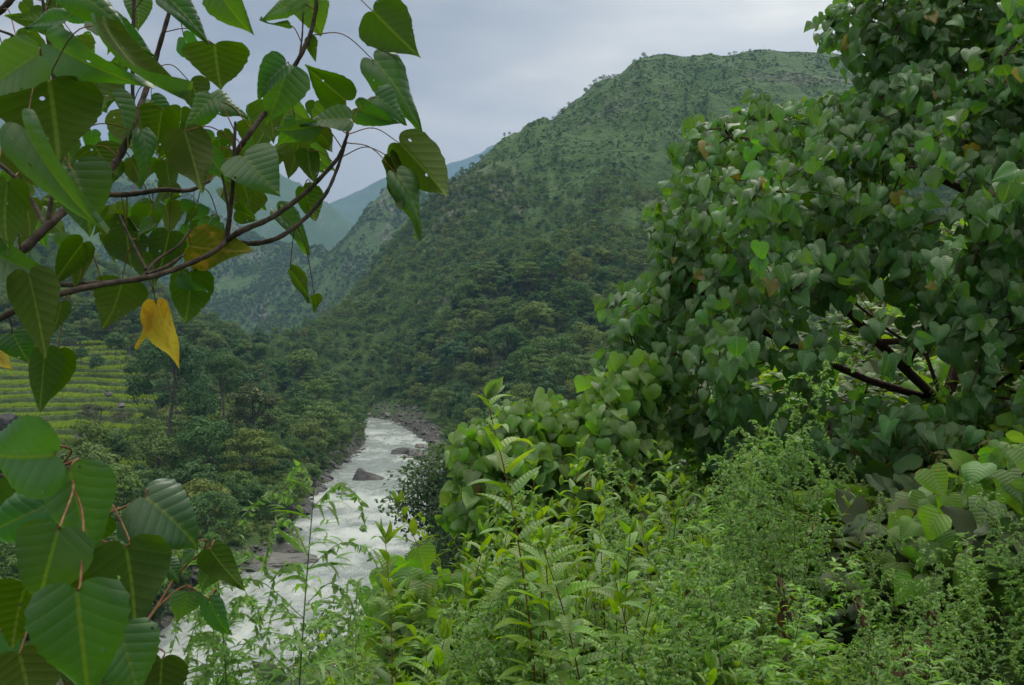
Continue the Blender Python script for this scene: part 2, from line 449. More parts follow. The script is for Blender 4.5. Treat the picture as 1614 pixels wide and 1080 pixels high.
def height(x, y, detail=True):
    x = np.asarray(x, float); y = np.asarray(y, float)
    r = np.hypot(x, y); az = np.degrees(np.arctan2(x, y))
    s = np.interp(az, s_az, s_val)
    rr = np.maximum(r - 2.2, 0); rr = rr * rr / (rr + 2.5)
    near = 43.35 - s * np.minimum(rr, 70) - np.where(s > 0, s, .30) * np.maximum(rr - 70, 0)
    near = near + fbm(x, y, 9, 3, 5) * np.clip(r / 20, 0, 1) * 2.2
    dr = river_dist(x, y)
    big = fbm(x, y, 260, 5, 21)
    rid = fbm(x, y, 170, 4, 31, True)
    A = crest(x, y, A_CREST, .60, 50, 2.3, 1.0) + rid * np.clip((1450 - r) / 500 + .12, 0, 1) * 75 + fbm(x, y, 60, 4, 33, True) * 16 * np.clip((1450 - r) / 300 + .1, 0, 1)
    A2 = crest(x, y, A2_CREST, .60, 30, 1.9, 1.0) + rid * 22 + big * 18
    A3 = crest(x, y, A3_CREST, .55, 25, 1.7, 1.0) + rid * 12
    L = crest(x, y, L_CREST, .42, 15, 1.0, 1.8) + big * 12
    B = crest(x, y, B_CREST, .80, 30, 2.0, 1.0) + fbm(x, y, 330, 5, 41, True) * 70
    C = crest(x, y, C_CREST, .7, 40, 1.0, 2.0) + fbm(x, y, 300, 5, 43, True) * 90
    D = crest(x, y, D_CREST, .62, 60, 1.0, 1.6) + fbm(x, y, 800, 6, 45, True) * 260 * np.clip((5600 - y) / 900, 0, 1)
    E = crest(x, y, E_CREST, .6, 60) + fbm(x, y, 1000, 6, 47, True) * 260 * np.clip((8200 - y) / 900, 0, 1)
    G = crest(x, y, F_CREST, .75, 20) + fbm(x, y, 900, 6, 49, True) * 300 * np.clip((10900 - y) / 900, 0, 1)
    far = np.maximum.reduce([A, A2, A3, L, B, C, D, E, G])
    # the valley floor beyond the gorge climbs slowly
    floor = 4.0 + np.clip(y - 700, 0, 1e5) * .02
    h = np.maximum.reduce([far, near, floor + fbm(x, y, 30, 3, 7) * 4])
    cap = .3 + np.maximum(dr, 0) * (.62 + .3 * fbm(x, y, 40, 2, 9)) + np.maximum(dr - 25, 0) * .9
    # broad stony bar on the far right bank
    bar = np.exp(-((y - 470) / 110) ** 2) * (x > np.interp(y, river[::-1, 1], river[::-1, 0]))
    cap = np.minimum(cap, .3 + np.maximum(dr, 0) * .16 + np.maximum(dr - 12, 0) * 1.2 + (1 - bar) * 500)
    h = np.minimum(h, cap + (y > 900) * 1e5)
    h = np.where(dr < 0, -2.5 + 0 * h, h)
    h = np.where((dr >= 0) & (dr < 3), np.minimum(h, -.5 + dr * .5), h)
    if detail:
        h = h + fbm(x, y, 14, 3, 61) * np.clip(dr / 30, 0, 1) * np.clip((r - 40) / 80, 0, 1) * 2.5
    return h
def ground(x, y):
    return float(height(np.array([x]), np.array([y]))[0])

def grid_mesh(name, X, Y, Z, mat, attrs=None):
    nr, nc = X.shape
    v = np.stack([X, Y, Z], -1).reshape(-1, 3)
    i = np.arange(nr - 1)[:, None] * nc; j = np.arange(nc - 1)[None]
    f = np.stack([i + j, i + j + 1, i + nc + j + 1, i + nc + j], -1).reshape(-1, 4)
    a = Acc(); a.add(v, f)
    me = a.mesh(name, mat)
    for k, d in (attrs or {}).items():
        at = me.attributes.new(k, 'FLOAT', 'POINT'); at.data.foreach_set('value', d.ravel().astype(np.float32))
    return me

# terraces: their own finely gridded field on the left bank
def terr_mask(x, y):
    px = 807 + x / np.maximum(y, 1) * F
    edge = 232 + 150 * fbm(x, y, 26, 3, 75) - np.clip(300 - y, 0, 80) * .9
    left = -260
    m = np.minimum(np.minimum((edge - px) / 34, (px - left) / 40), np.minimum((y - 262 - fbm(x, y, 18, 3, 76) * 30) / 10, (444 - y + fbm(x, y, 20, 3, 77) * 18) / 8))
    return np.clip(m, 0, 1)
def terr_base(x, y):
    # slopes up away from the river
    return 45 - (np.interp(y, [255, 445], [742, 538]) - 540) / F * y + (x + 160) * -.02
def terr_height(x, y):
    b = terr_base(x, y) + fbm(x, y, 50, 3, 71) * 9.0
    st = 2.5
    q = b / st + fbm(x, y, 24, 3, 72) * 1.1
    fl = np.floor(q); fr = q - fl
    return (fl - fbm(x, y, 24, 3, 72) * 1.1 + np.clip((fr - .80) / .13, 0, 1)) * st, fr

az = np.concatenate([np.arange(-180, -60, 4.0), np.arange(-60, -30, .8), np.arange(-30, 30, .13), np.arange(30, 60, .8), np.arange(60, 180.1, 4.0)])
rs = np.concatenate([[.01], np.exp(np.linspace(np.log(.8), np.log(40), 110)), np.exp(np.linspace(np.log(40.6), np.log(2600), 400)), np.exp(np.linspace(np.log(2620), np.log(11800), 150))])
RR, AA = np.meshgrid(rs, np.radians(az), indexing='ij')
TX, TY = RR * np.sin(AA), RR * np.cos(AA)
TZ = height(TX, TY)
tm = terr_mask(TX, TY)
TZ = np.where(tm > 0, TZ * (1 - tm) + (np.minimum(terr_base(TX, TY) - 3.5, 1e9)) * tm, TZ)
# colour masks: grass share, rock share
px_ = 807 + TX / np.maximum(TY, 1) * F
py_ = 540 - (TZ - EYE) / np.maximum(TY, 1) * F
isA = (TY > 800) & (TY < 1700) & (px_ > 640)
grass = np.clip((330 - py_ + fbm(TX, TY, 120, 4, 81) * 330) / 150, 0, 1) * isA * (.55 + .9 * np.clip(fbm(TX, TY, 35, 3, 82) + .4, 0, 1))
grass = np.where((TY > 1700) & (TY < 3200), np.clip(fbm(TX, TY, 220, 4, 83) * 4 + .1, 0, 1) * .45, grass)
rock = np.clip((fbm(TX, TY, 60, 5, 85) - .13) * 9, 0, 1) * np.where(TY > 1700, 1.0, .8)
bank = np.clip(1 - (river_dist(TX, TY) - 1.5) / 3.5, 0, 1) * (TY < 700)
bar = np.exp(-((TY - 470) / 90) ** 2) * (TX > -80) * np.clip(1 - (river_dist(TX, TY) - 10) / 4, 0, 1)
bank = np.clip(np.maximum(bank, bar), 0, 1)

m, nt, out = newmat('hillside_ground')
g = N(nt, 'ShaderNodeNewGeometry').outputs['Position']
n1 = NOISE(nt, g, .012, 8, .62); n2 = NOISE(nt, g, .11, 7, .65); n3 = NOISE(nt, g, 1.4, 5, .6)
veg = RAMP(nt, n2, [(.3, (.036, .076, .020)), (.5, (.058, .112, .026)), (.7, (.085, .136, .034))])
gr = RAMP(nt, MATH(nt, 'ADD', MATH(nt, 'MULTIPLY', n2, .6), MATH(nt, 'MULTIPLY', n1, .4)),
          [(.34, (.036, .078, .020)), (.5, (.056, .110, .026)), (.68, (.078, .132, .032))])
rk = RAMP(nt, n2, [(.35, (.06, .052, .045)), (.55, (.13, .12, .105)), (.7, (.24, .225, .20))])
c = MIXC(nt, ATTR(nt, 'grass'), veg, gr)
c = MIXC(nt, MATH(nt, 'MULTIPLY', ATTR(nt, 'rock'), MATH(nt, 'MULTIPLY', MATH(nt, 'SUBTRACT', n2, .42), 6.0, clamp=True)), c, rk)
c = MIXC(nt, ATTR(nt, 'bank'), c, RAMP(nt, n3, [(.35, (.030, .030, .028)), (.55, (.085, .082, .075)), (.7, (.17, .165, .15))]))
h = MATH(nt, 'ADD', MATH(nt, 'MULTIPLY', n2, 5.0), MATH(nt, 'MULTIPLY', n3, .25))
b = PBSDF(nt, c, .9, .2, BUMP(nt, h, 1.0, 1.0))
nt.links.new(b.outputs[0], out.inputs[0])
M['ground'] = m
gm = grid_mesh('ground', TX, TY, TZ, M['ground'], {'grass': grass, 'rock': rock, 'bank': bank})
tag(link('ground', gm), kind='structure')

# ------------------------------------------------------------------ river
ctr = spline(river[:, :2][::-1], 12)
cw = spline(np.stack([river[::-1, 2], river[::-1, 2]], -1), 12)[:, 0]
L = np.concatenate([[0], np.cumsum(np.linalg.norm(np.diff(ctr, axis=0), axis=1))])
ss = np.arange(0, L[-1], .75)
cx = np.interp(ss, L, ctr[:, 0]); cyy = np.interp(ss, L, ctr[:, 1]); ww = np.interp(ss, L, cw)
tx, ty = np.gradient(cx), np.gradient(cyy); tl = np.hypot(tx, ty); tx /= tl; ty /= tl
u = np.linspace(-1, 1, 64)
WX = cx[:, None] - ty[:, None] * u * (ww[:, None] + 4); WY = cyy[:, None] + tx[:, None] * u * (ww[:, None] + 4)
# rapids: where on the river the water breaks
band = np.zeros_like(WY)
for yc, wd, am in ((283, 13, 1.0), (235, 9, .9), (252, 10, .7), (215, 10, .5), (185, 18, .6), (150, 16, .55), (330, 10, .4), (400, 30, .35), (470, 40, .4), (120, 15, .5)):
    band = np.maximum(band, am * np.exp(-((WY - yc + fbm(WX, WY, 14, 2, 3) * 14) / wd) ** 2))
wav = fbm(WX, WY * .8, 6, 4, 91) * .8 + fbm(WX, WY, 2.2, 3, 93, True) * .5
WZ = .15 + wav * (.16 + band * .9) + fbm(WX, WY, 18, 2, 95) * .4
foam = band * .95 + fbm(WX * 1.6, WY * .8, 11, 5, 97) * 2.0 + fbm(WX * 2.2, WY, 3, 3, 99) * .7 - .12
m, nt, out = newmat('glacial_river_water')
g = N(nt, 'ShaderNodeNewGeometry').outputs['Position']
mpn = N(nt, 'ShaderNodeMapping', inp={3: (1.6, .8, 1.0)}); nt.links.new(g, mpn.inputs[0])
f1 = NOISE(nt, mpn.outputs[0], .9, 8, .68); f2 = NOISE(nt, mpn.outputs[0], .22, 5, .6)
fo = MATH(nt, 'ADD', MATH(nt, 'MULTIPLY', ATTR(nt, 'foam'), 1.0), MATH(nt, 'MULTIPLY_ADD', f1, 1.8, -1.0))
fo = MATH(nt, 'MULTIPLY', fo, 1.0, clamp=True)
wc = RAMP(nt, f2, [(.35, (.165, .200, .188)), (.65, (.27, .31, .295))])
c = MIXC(nt, MATH(nt, 'MULTIPLY', fo, .85), wc, (.43, .47, .46))
rg = MATH(nt, 'MULTIPLY_ADD', fo, .5, .22)
b = PBSDF(nt, c, rg, .5, BUMP(nt, MATH(nt, 'ADD', f1, MATH(nt, 'MULTIPLY', f2, 1.5)), .8, .35))
nt.links.new(b.outputs[0], out.inputs[0])
wm = grid_mesh('river', WX[:, ::-1], WY[:, ::-1], WZ[:, ::-1], m, {'foam': foam[:, ::-1]})
tag(link('river', wm), kind='structure')

# ------------------------------------------------------------------ terraced rice fields
gx, gy = np.meshgrid(np.arange(-290, -80, .8), np.arange(256, 452, .6), indexing='ij')
mk = terr_mask(gx, gy)
tz, fr = terr_height(gx, gy)
tz = tz + fbm(gx, gy, 1.3, 2, 73) * .25
tz = tz * mk + (height(gx, gy) - .6) * (1 - mk)
m, nt, out = newmat('terrace_ground')
g = N(nt, 'ShaderNodeNewGeometry').outputs['Position']
n2 = NOISE(nt, g, .5, 6)
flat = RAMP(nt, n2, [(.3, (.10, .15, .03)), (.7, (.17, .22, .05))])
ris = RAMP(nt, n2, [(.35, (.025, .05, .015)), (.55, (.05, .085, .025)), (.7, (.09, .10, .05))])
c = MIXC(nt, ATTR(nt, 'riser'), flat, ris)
b = PBSDF(nt, c, .9, .2, BUMP(nt, n2, .8, .4)); nt.links.new(b.outputs[0], out.inputs[0])
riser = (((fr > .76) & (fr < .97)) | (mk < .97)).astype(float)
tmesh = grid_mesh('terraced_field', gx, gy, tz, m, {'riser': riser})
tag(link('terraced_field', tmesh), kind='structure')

# ------------------------------------------------------------------ forest trees (prototypes)
def cards(acc, cen, nor, size, rnd, mat=0, asp=.75, g=None):
    """leaf clumps: small bent quads lying roughly on the surface whose normals are given"""
    g = g or rng
    n = len(cen)
    nn = unit(nor + g.normal(0, .45, (n, 3)))
    t = unit(np.cross(nn, unit(g.normal(0, 1, (n, 3)))))
    b = np.cross(nn, t)
    s = np.broadcast_to(size, (n,))[:, None] * g.uniform(.6, 1.3, (n, 1))
    q = np.stack([cen - t * s, cen - b * s * asp - nn * s * .25, cen + t * s, cen + b * s * asp - nn * s * .25], 1)
    f = np.arange(n * 4).reshape(n, 4)
    acc.add(q.reshape(-1, 3), f, None, np.repeat(rnd, 4), mat)

def crown_points(blobs, n, g, under=.25):
    """points on the outside of a heap of lumps; blobs rows: x y z rx rz"""
    w_ = blobs[:, 3] ** 2; w_ = w_ / w_.sum()
    k = g.choice(len(blobs), n, p=w_)
    d = unit(g.normal(0, 1, (n, 3)))
    flip = (d[:, 2] < 0) & (g.random(n) > under); d[flip, 2] *= -1
    B = blobs[k]
    rad = g.uniform(.72, 1.08, n) ** .7
    lum = .86 + .14 * np.sin(d[:, 0] * 5 + k) * np.sin(d[:, 1] * 6 + k * 2) * 1.5
    p = B[:, :3] + d * np.stack([B[:, 3], B[:, 3], B[:, 4]], 1) * (rad * lum)[:, None]
    return p, d, k

def make_proto(seed, kind, n, size, mat, h=10.0, name='crown'):
    """returns (crown mesh, trunk mesh, whole mesh)"""
    g = np.random.default_rng(seed)
    bl = []
    limbs = []
    if kind == 'round':
        nb = 13
        for i in range(nb):
            a = i * 2.4 + g.uniform(-.4, .4); r = math.sqrt((i + .3) / nb) * h * .34
            z = h * (.62 + .22 * (1 - (r / (h * .36)) ** 2)) + g.uniform(-.08, .08) * h
            bl.append([r * math.cos(a), r * math.sin(a), z, h * g.uniform(.13, .2), h * g.uniform(.11, .16)])
        for i in range(8):
            a = g.uniform(0, 6.28); bl.append([h * .3 * math.cos(a), h * .3 * math.sin(a), h * g.uniform(.32, .55), h * .14, h * .12])
    elif kind == 'umbrella':
        for lv, (z, rr, k) in enumerate([(.95, .14, 3), (.82, .34, 7), (.68, .44, 8), (.50, .30, 4)]):
            for i in range(k):
                a = i * 6.28 / k + lv + g.uniform(-.3, .3); r = h * rr * g.uniform(.6, 1)
                bl.append([r * math.cos(a), r * math.sin(a), h * (z + g.uniform(-.03, .03)), h * g.uniform(.11, .17), h * .075])
    elif kind == 'tall':
        for i in range(17):
            z = .28 + .72 * i / 17; a = i * 2.4; r = h * .22 * math.sin(math.pi * min(1, (1.12 - z))) * g.uniform(.5, 1.1)
            bl.append([r * math.cos(a), r * math.sin(a), h * z, h * g.uniform(.10, .16), h * g.uniform(.07, .12)])
    elif kind == 'airy':
        for i in range(22):
            a = g.uniform(0, 6.28); r = h * .48 * math.sqrt(g.random()); z = .62 + .34 * (1 - (r / (h * .5)) ** 2) * g.uniform(.6, 1.05)
            bl.append([r * math.cos(a), r * math.sin(a), h * z, h * g.uniform(.09, .15), h * g.uniform(.03, .05)])
    elif kind == 'bamboo':
        for i in range(9):
            a = i * 2.4; r = h * .22 * math.sqrt(i / 9)
            bl.append([r * math.cos(a), r * math.sin(a), h * g.uniform(.45, .85), h * g.uniform(.16, .2), h * g.uniform(.16, .22)])
    elif kind == 'bush':
        for i in range(9):
            a = g.uniform(0, 6.28); r = h * .45 * math.sqrt(g.random())
            bl.append([r * math.cos(a), r * math.sin(a), h * g.uniform(.2, .62), h * g.uniform(.25, .36), h * g.uniform(.22, .34)])
    bl = np.array(bl)
    ca = Acc()
    p, d, k = crown_points(bl, n, g)
    tone = g.uniform(.2, .8, len(bl))[k] * .6 + g.random(n) * .4
    cards(ca, p, d * np.array([1, 1, .8]) + np.array([0, 0, .35]), size, tone, 0, .7, g)
    ta = Acc()
    tr = spline([[0, 0, -h * .12], [g.uniform(-.02, .02) * h, 0, h * .2], [g.uniform(-.05, .05) * h, g.uniform(-.05, .05) * h, h * .5], [0, 0, h * .75]], 4)
    tube(ta, tr, np.linspace(h * .022, h * .008, len(tr)), 5, 0, 0)
    for q in bl[g.permutation(len(bl))[:12]]:
        s0 = tr[int(len(tr) * g.uniform(.35, .8))]
        e0 = q[:3] - np.array([0, 0, q[4] * .3]); md = (s0 + e0) / 2 + np.array([0, 0, -h * .02])
        tube(ta, spline([s0, md, e0], 3), np.linspace(h * .009, h * .003, 7), 4, 0, 0)
    cm = ca.mesh(name, mat); tm_ = ta.mesh('trunk', M['bark_far'])
    wa = Acc(); wa.v, wa.uv, wa.r, wa.f4, wa.f3, wa.m4, wa.m3, wa.n = list(ca.v), list(ca.uv), list(ca.r), list(ca.f4), list(ca.f3), list(ca.m4), list(ca.m3), ca.n
    for vv, uu, rr_ in zip(ta.v, ta.uv, ta.r): pass
    off = wa.n
    wa.v += ta.v; wa.uv += ta.uv; wa.r += ta.r
    wa.f4 += [f + off for f in ta.f4]; wa.m4 += [mm + 1 for mm in ta.m4]; wa.n += ta.n
    return cm, tm_, wa.mesh('tree', [mat, M['bark_far']])

hidden = bpy.data.collections.new('prototypes')     # never linked into the scene: sources for the far woods only
def proto_obj(name, me):
    o = bpy.data.objects.new(name, me); hidden.objects.link(o); return o

def scatter(name, protos, pts, scl, rotz, label, cat, squash=None):
    """a wood nobody could count: one object whose points carry instances of the tree meshes"""
    c = bpy.data.collections.new(name + '_source')
    for i, me in enumerate(protos):
        o = bpy.data.objects.new('%s_%02d' % (name, i), me); c.objects.link(o)
    me = bpy.data.meshes.new(name)
    n = len(pts)
    me.vertices.add(n); me.vertices.foreach_set('co', np.asarray(pts, np.float32).ravel())
    def att(nm, ty, val, key='value'):
        a = me.attributes.new(nm, ty, 'POINT'); a.data.foreach_set(key, np.asarray(val).ravel())
    att('sv', 'FLOAT_VECTOR', (np.asarray(scl)[:, None] * (np.ones((n, 3)) if squash is None else squash)).astype(np.float32), 'vector')
    rv = np.zeros((n, 3), np.float32); rv[:, 2] = rotz
    rv[:, 0] = rng.normal(0, .06, n); rv[:, 1] = rng.normal(0, .06, n)
    att('rv', 'FLOAT_VECTOR', rv, 'vector')
    att('idx', 'INT', rng.integers(0, len(protos), n).astype(np.int32))
    o = bpy.data.objects.new(name, me); COL.objects.link(o)
    ng = bpy.data.node_groups.new(name, 'GeometryNodeTree')
    ng.interface.new_socket('Geometry', in_out='INPUT', socket_type='NodeSocketGeometry')
    ng.interface.new_socket('Geometry', in_out='OUTPUT', socket_type='NodeSocketGeometry')
    gi = ng.nodes.new('NodeGroupInput'); go = ng.nodes.new('NodeGroupOutput')
    ci = ng.nodes.new('GeometryNodeCollectionInfo'); ci.inputs['Collection'].default_value = c
    ci.inputs['Separate Children'].default_value = True; ci.inputs['Reset Children'].default_value = True
    ip = ng.nodes.new('GeometryNodeInstanceOnPoints'); ip.inputs['Pick Instance'].default_value = True
    def na(nm, dt):
        q = ng.nodes.new('GeometryNodeInputNamedAttribute'); q.data_type = dt; q.inputs['Name'].default_value = nm
        return [s for s in q.outputs if s.enabled and s.name == 'Attribute'][0]
    er = ng.nodes.new('FunctionNodeEulerToRotation')
    ng.links.new(na('rv', 'FLOAT_VECTOR'), er.inputs[0])
    ng.links.new(gi.outputs[0], ip.inputs['Points']); ng.links.new(ci.outputs[0], ip.inputs['Instance'])
    ng.links.new(na('idx', 'INT'), ip.inputs['Instance Index'])
    ng.links.new(er.outputs[0], ip.inputs['Rotation']); ng.links.new(na('sv', 'FLOAT_VECTOR'), ip.inputs['Scale'])
    ng.links.new(ip.outputs[0], go.inputs[0])
    md = o.modifiers.new('instances', 'NODES'); md.node_group = ng
    tag(o, label, cat, kind='stuff')
    return o

def sample(n, x0, x1, y0, y1, g=None):
    g = g or rng
    return g.uniform(x0, x1, n), g.uniform(y0, y1, n)

def poisson(x, y, z, dmin):
    """thin out points closer than dmin (array) with a hash grid"""
    cell = {}
    keep = []
    cs = float(np.max(dmin))
    for i in range(len(x)):
        k = (int(x[i] // cs), int(y[i] // cs)); ok = True
        for a in (-1, 0, 1):
            for b_ in (-1, 0, 1):
                for j in cell.get((k[0] + a, k[1] + b_), ()):
                    if (x[i] - x[j]) ** 2 + (y[i] - y[j]) ** 2 < (dmin[i] * .5 + dmin[j] * .5) ** 2: ok = False; break
                if not ok: break
            if not ok: break
        if ok: cell.setdefault(k, []).append(i); keep.append(i)
    return np.array(keep)

def inview(x, y, pad=90):
    px = 807 + x / np.maximum(y, 1) * F
    return (px > -pad) & (px < 1614 + pad)

# low detail trees for the far slopes
FAR = []
for i, (k, h_) in enumerate([('round', 9), ('umbrella', 10), ('tall', 10), ('round', 8), ('umbrella', 9), ('bush', 6), ('airy', 9), ('round', 10)]):
    FAR.append(make_proto(100 + i, k, 420, .42, M['far_forest'], h_)[2])
VFAR = [make_proto(140 + i, k, 110, .95, M['far_forest'], h_)[2] for i, (k, h_) in enumerate([('round', 8), ('bush', 7), ('tall', 10), ('round', 9)])]
SCRUB = [make_proto(150 + i, 'bush', 90, .34, M['scrub'], h_)[2] for i, h_ in enumerate([2.2, 2.6, 1.8])]
SHRUB = [make_proto(160 + i, 'bush', 260, .28, M['far_forest'], h_)[2] for i, h_ in enumerate([3.5, 4.5, 3.0])]
MID = []
for i, (k, h_, mt) in enumerate([('round', 11, 'far_forest'), ('umbrella', 12, 'far_forest'), ('tall', 12, 'far_dark'), ('round', 9, 'far_dark'),
                                 ('airy', 10, 'far_forest'), ('bamboo', 8, 'far_bright'), ('bush', 6, 'far_forest'), ('round', 12, 'far_forest')]):
    MID.append(make_proto(200 + i, k, {'airy': 2600}.get(k, 3600), {'airy': .17, 'bamboo': .17}.get(k, .23), M[mt], h_))

# A: wood on the big mountain
n = 90000
x, y = sample(n, -420, 900, 560, 1520)
ok = inview(x, y, 60) & (river_dist(x, y) > 14)
x, y = x[ok], y[ok]
z = height(x, y); pxx = 807 + x / y * F; pyy = 540 - (z - EYE) / y * F
dens = np.clip((pyy - 270 + fbm(x, y, 120, 4, 81) * -330 + 30) / 150, .04, 1) ** 1.3 * (.75 + fbm(x, y, 60, 3, 87) * 1.0)
clear = np.exp(-(((pxx - 890) / 60) ** 2 + ((pyy - 430) / 60) ** 2)) * .4
ok = (rng.random(len(x)) < dens - clear) & (pyy > 90)
x, y, z = x[ok], y[ok], z[ok]
s_ = rng.uniform(.55, 1.15, len(x)) * np.interp(y, [600, 1400], [1.0, .8])
kp = poisson(x, y, z, s_ * 4.6)
pA = np.stack([x, y, z - .4], -1)[kp]; sA = s_[kp]
near = pA[:, 1] < 0
scatter('mountain_forest', FAR, pA, sA, rng.uniform(0, 6.28, len(pA)), 'dense green forest covering the lower slopes of the big mountain', 'forest')
print('A trees', len(pA))
# grass tussocks and scrub on the upper slope
x, y = sample(190000, -300, 950, 780, 1520)
ok = inview(x, y, 40); x, y = x[ok], y[ok]
z = height(x, y); pyy = 540 - (z - EYE) / y * F
ok = (pyy < 420) & (pyy > 70) & (fbm(x, y, 45, 4, 89) > -.12) & (rng.random(len(x)) < .9)
x, y, z = x[ok], y[ok], z[ok]
scatter('mountain_scrub', SCRUB, np.stack([x, y, z - .5], -1), rng.uniform(.28, .9, len(x)) ** 1.3, rng.uniform(0, 6.28, len(x)), 'low scrub and tall grass on the open upper slope', 'scrub',
        squash=np.array([[1.3, 1.3, .6]]))
print('A scrub', len(x))
# B, C hills
x, y = sample(190000, -1500, 1000, 1250, 2800)
ok = inview(x, y, 20) & (807 + x / y * F < 900); x, y = x[ok], y[ok]
z = height(x, y)
ok = (rng.random(len(x)) < .62 + fbm(x, y, 90, 4, 83) * -3.0) & (z > 20)
x, y, z = x[ok], y[ok], z[ok]
scatter('far_hill_forest', VFAR, np.stack([x, y, z - 1.0], -1), rng.uniform(.3, .95, len(x)), rng.uniform(0, 6.28, len(x)), 'hazy woodland on the steep hills farther up the gorge', 'forest')
print('B trees', len(x))
# foot of the mountain near the river + left ridge: shrubs between the trees, right bank understorey
x, y = sample(60000, -330, 330, 90, 700)
dr = river_dist(x, y)
ok = inview(x, y, 60) & (dr > 1.5) & (terr_mask(x, y) <= 0)
x, y, dr = x[ok], y[ok], dr[ok]
bar_ = (y > 400) & (x > -80) & (dr < 11)
x, y, dr = x[~bar_], y[~bar_], dr[~bar_]
z = height(x, y); s_ = rng.uniform(.5, 1.1, len(x)) * np.clip(.5 + dr / 12, .5, 1)
ok = rng.random(len(x)) < .42
x, y, z, s_ = x[ok], y[ok], z[ok], s_[ok]
scatter('valley_undergrowth', SHRUB, np.stack([x, y, z - .3], -1), s_, rng.uniform(0, 6.28, len(x)), 'thick shrubby undergrowth on both banks of the river', 'undergrowth')
print('shrubs', len(x))

# individual forest trees of both banks
def place_tree(proto, x, y, s, rot, name, label, cat, group, sq=1.0, z=None, parts=True):
    z = ground(x, y) - .2 if z is None else z
    if parts:
        r = empty(name, (x, y, z)); r.rotation_euler = (0, 0, rot); r.scale = (s * sq, s * sq, s)
        for nm, me in (('crown', proto[0]), ('trunk', proto[1])):
            o = bpy.data.objects.new(nm, me); COL.objects.link(o); o.parent = r
    else:
        r = bpy.data.objects.new(name, proto[2]); COL.objects.link(r)
        r.location = (x, y, z); r.rotation_euler = (0, 0, rot); r.scale = (s * sq, s * sq, s)
    tag(r, label, cat, group)
    return r
g = np.random.default_rng(5)
x, y = sample(9000, -300, 60, 120, 760, g)
z = height(x, y); pxx = 807 + x / y * F; pyy = 540 - (z - EYE) / y * F
dr = river_dist(x, y)
left = x < np.interp(y, river[::-1, 1], river[::-1, 0])
ok = (pxx > -80) & (pxx < 900) & (dr > 1.6) & (terr_mask(x, y) <= 0) & left & ~((pxx < 228) & (y > 262) & (y < 446))
ok |= (~left) & (pxx > 560) & (pxx < 1000) & (dr > 6) & (y > 150) & ((y < 380) | (dr > 14)) & (y < 640)
ok &= (pyy < 1040)
x, y, dr, pxx, left = x[ok], y[ok], dr[ok], pxx[ok], left[ok]
s_ = (.85 + 1.0 * g.random(len(x)) ** 1.5) * np.clip(.55 + dr / 35, .55, 1.15) * np.interp(y, [150, 300], [.75, 1])
kp = poisson(x, y, y, s_ * 7.0)
x, y, s_, dr, pxx, left = x[kp], y[kp], s_[kp], dr[kp], pxx[kp], left[kp]
order = np.argsort(y / s_)
print('bank trees', len(x))
KN = [('round-crowned', 'round_crowned_tree'), ('flat-layered', 'layered_tree'), ('tall dark', 'tall_tree'), ('dark compact', 'compact_tree'),
      ('thin-leaved airy', 'airy_tree'), ('feathery', 'bamboo_clump'), ('low bushy', 'bushy_tree'), ('large round', 'round_crowned_tree')]
rest = []
cnt = 0
for i in order:
    k = int(g.choice(8, p=[.26, .09, .11, .17, .05, .08, .08, .16]))
    if cnt >= 255:
        rest.append(i); continue
    cnt += 1
    if left[i]:
        where = 'at the left edge of the river' if dr[i] < 14 else ('in the left bank forest below the terraces' if y[i] < 262 else ('in the forest between terraces and river' if y[i] < 440 else 'on the wooded left ridge above the river'))
    else:
        where = 'on the right bank of the river' if y[i] < 400 else 'at the foot of the mountain across the river'
    cat = 'bamboo' if k == 5 else 'tree'
    place_tree(MID[k], x[i], y[i], s_[i], g.uniform(0, 6.28), KN[k][1], '%s green %s %s' % (KN[k][0], 'bamboo clump' if k == 5 else 'tree', where), cat,
               '%s trees %s' % (KN[k][0], where), g.uniform(.9, 1.2), parts=y[i] < 420)
if rest:
    rest = np.array(rest)
    scatter('left_ridge_forest', [p[2] for p in MID], np.stack([x[rest], y[rest], height(x[rest], y[rest]) - .3], -1), s_[rest], g.uniform(0, 6.28, len(rest)),
            'continuous forest on the ridge behind the river bank trees', 'forest')

# ---- trees one can single out
def at_px(px, py, D):
    p = P(px, py, D); return p[0], p[1]
hero = make_proto(301, 'umbrella', 3200, .24, M['far_forest'], 20)
xx, yy = at_px(943, 335, 735)
place_tree(hero, xx, yy, 1.45, 1, 'spreading_tree', 'tall spreading tree with bare trunk standing out on the spur of the mountain', 'tree', None, 1.1, z=max(ground(xx, yy) - 1, P(943, 342, 735)[2]))
hero2 = make_proto(302, 'tall', 2400, .24, M['far_forest'], 18)
xx, yy = at_px(1005, 320, 760)
place_tree(hero2, xx, yy, 1.0, 1, 'slender_tree', 'slender tall tree right of the spreading tree on the mountain spur', 'tree', None)
big = make_proto(303, 'round', 9000, .24, M['far_dark'], 20)
for (px, py, D, s, lb) in [(268, 700, 300, 1.75, 'large dark leafy tree at the right edge of the rice terraces'), (352, 660, 325, 1.15, 'dark broad tree behind the blossoming tree above the river')]:
    xx, yy = at_px(px, py, D); place_tree(big, xx, yy, s, px, 'broad_dark_tree', lb, 'tree', None, .9, z=P(px, py, D)[2])
bl = make_proto(304, 'round', 4200, .23, M['far_blossom'], 11)
xx, yy = at_px(398, 700, 268); place_tree(bl, xx, yy, 1.5, 2, 'blossoming_tree', 'tree with cream pink blossom among the dark forest trees', 'tree', None, z=P(398, 700, 268)[2])
rain = make_proto(305, 'airy', 5200, .12, M['far_grey'], 10)
xx, yy = at_px(160, 715, 262); zz = P(160, 718, 262)[2]
place_tree(rain, xx, yy, 1.5, 2, 'thin_leaved_tree', 'thin grey-green tree with many bare stems in front of the terraces', 'tree', None, z=zz)
dk = make_proto(306, 'tall', 3600, .17, M['far_dark'], 9)
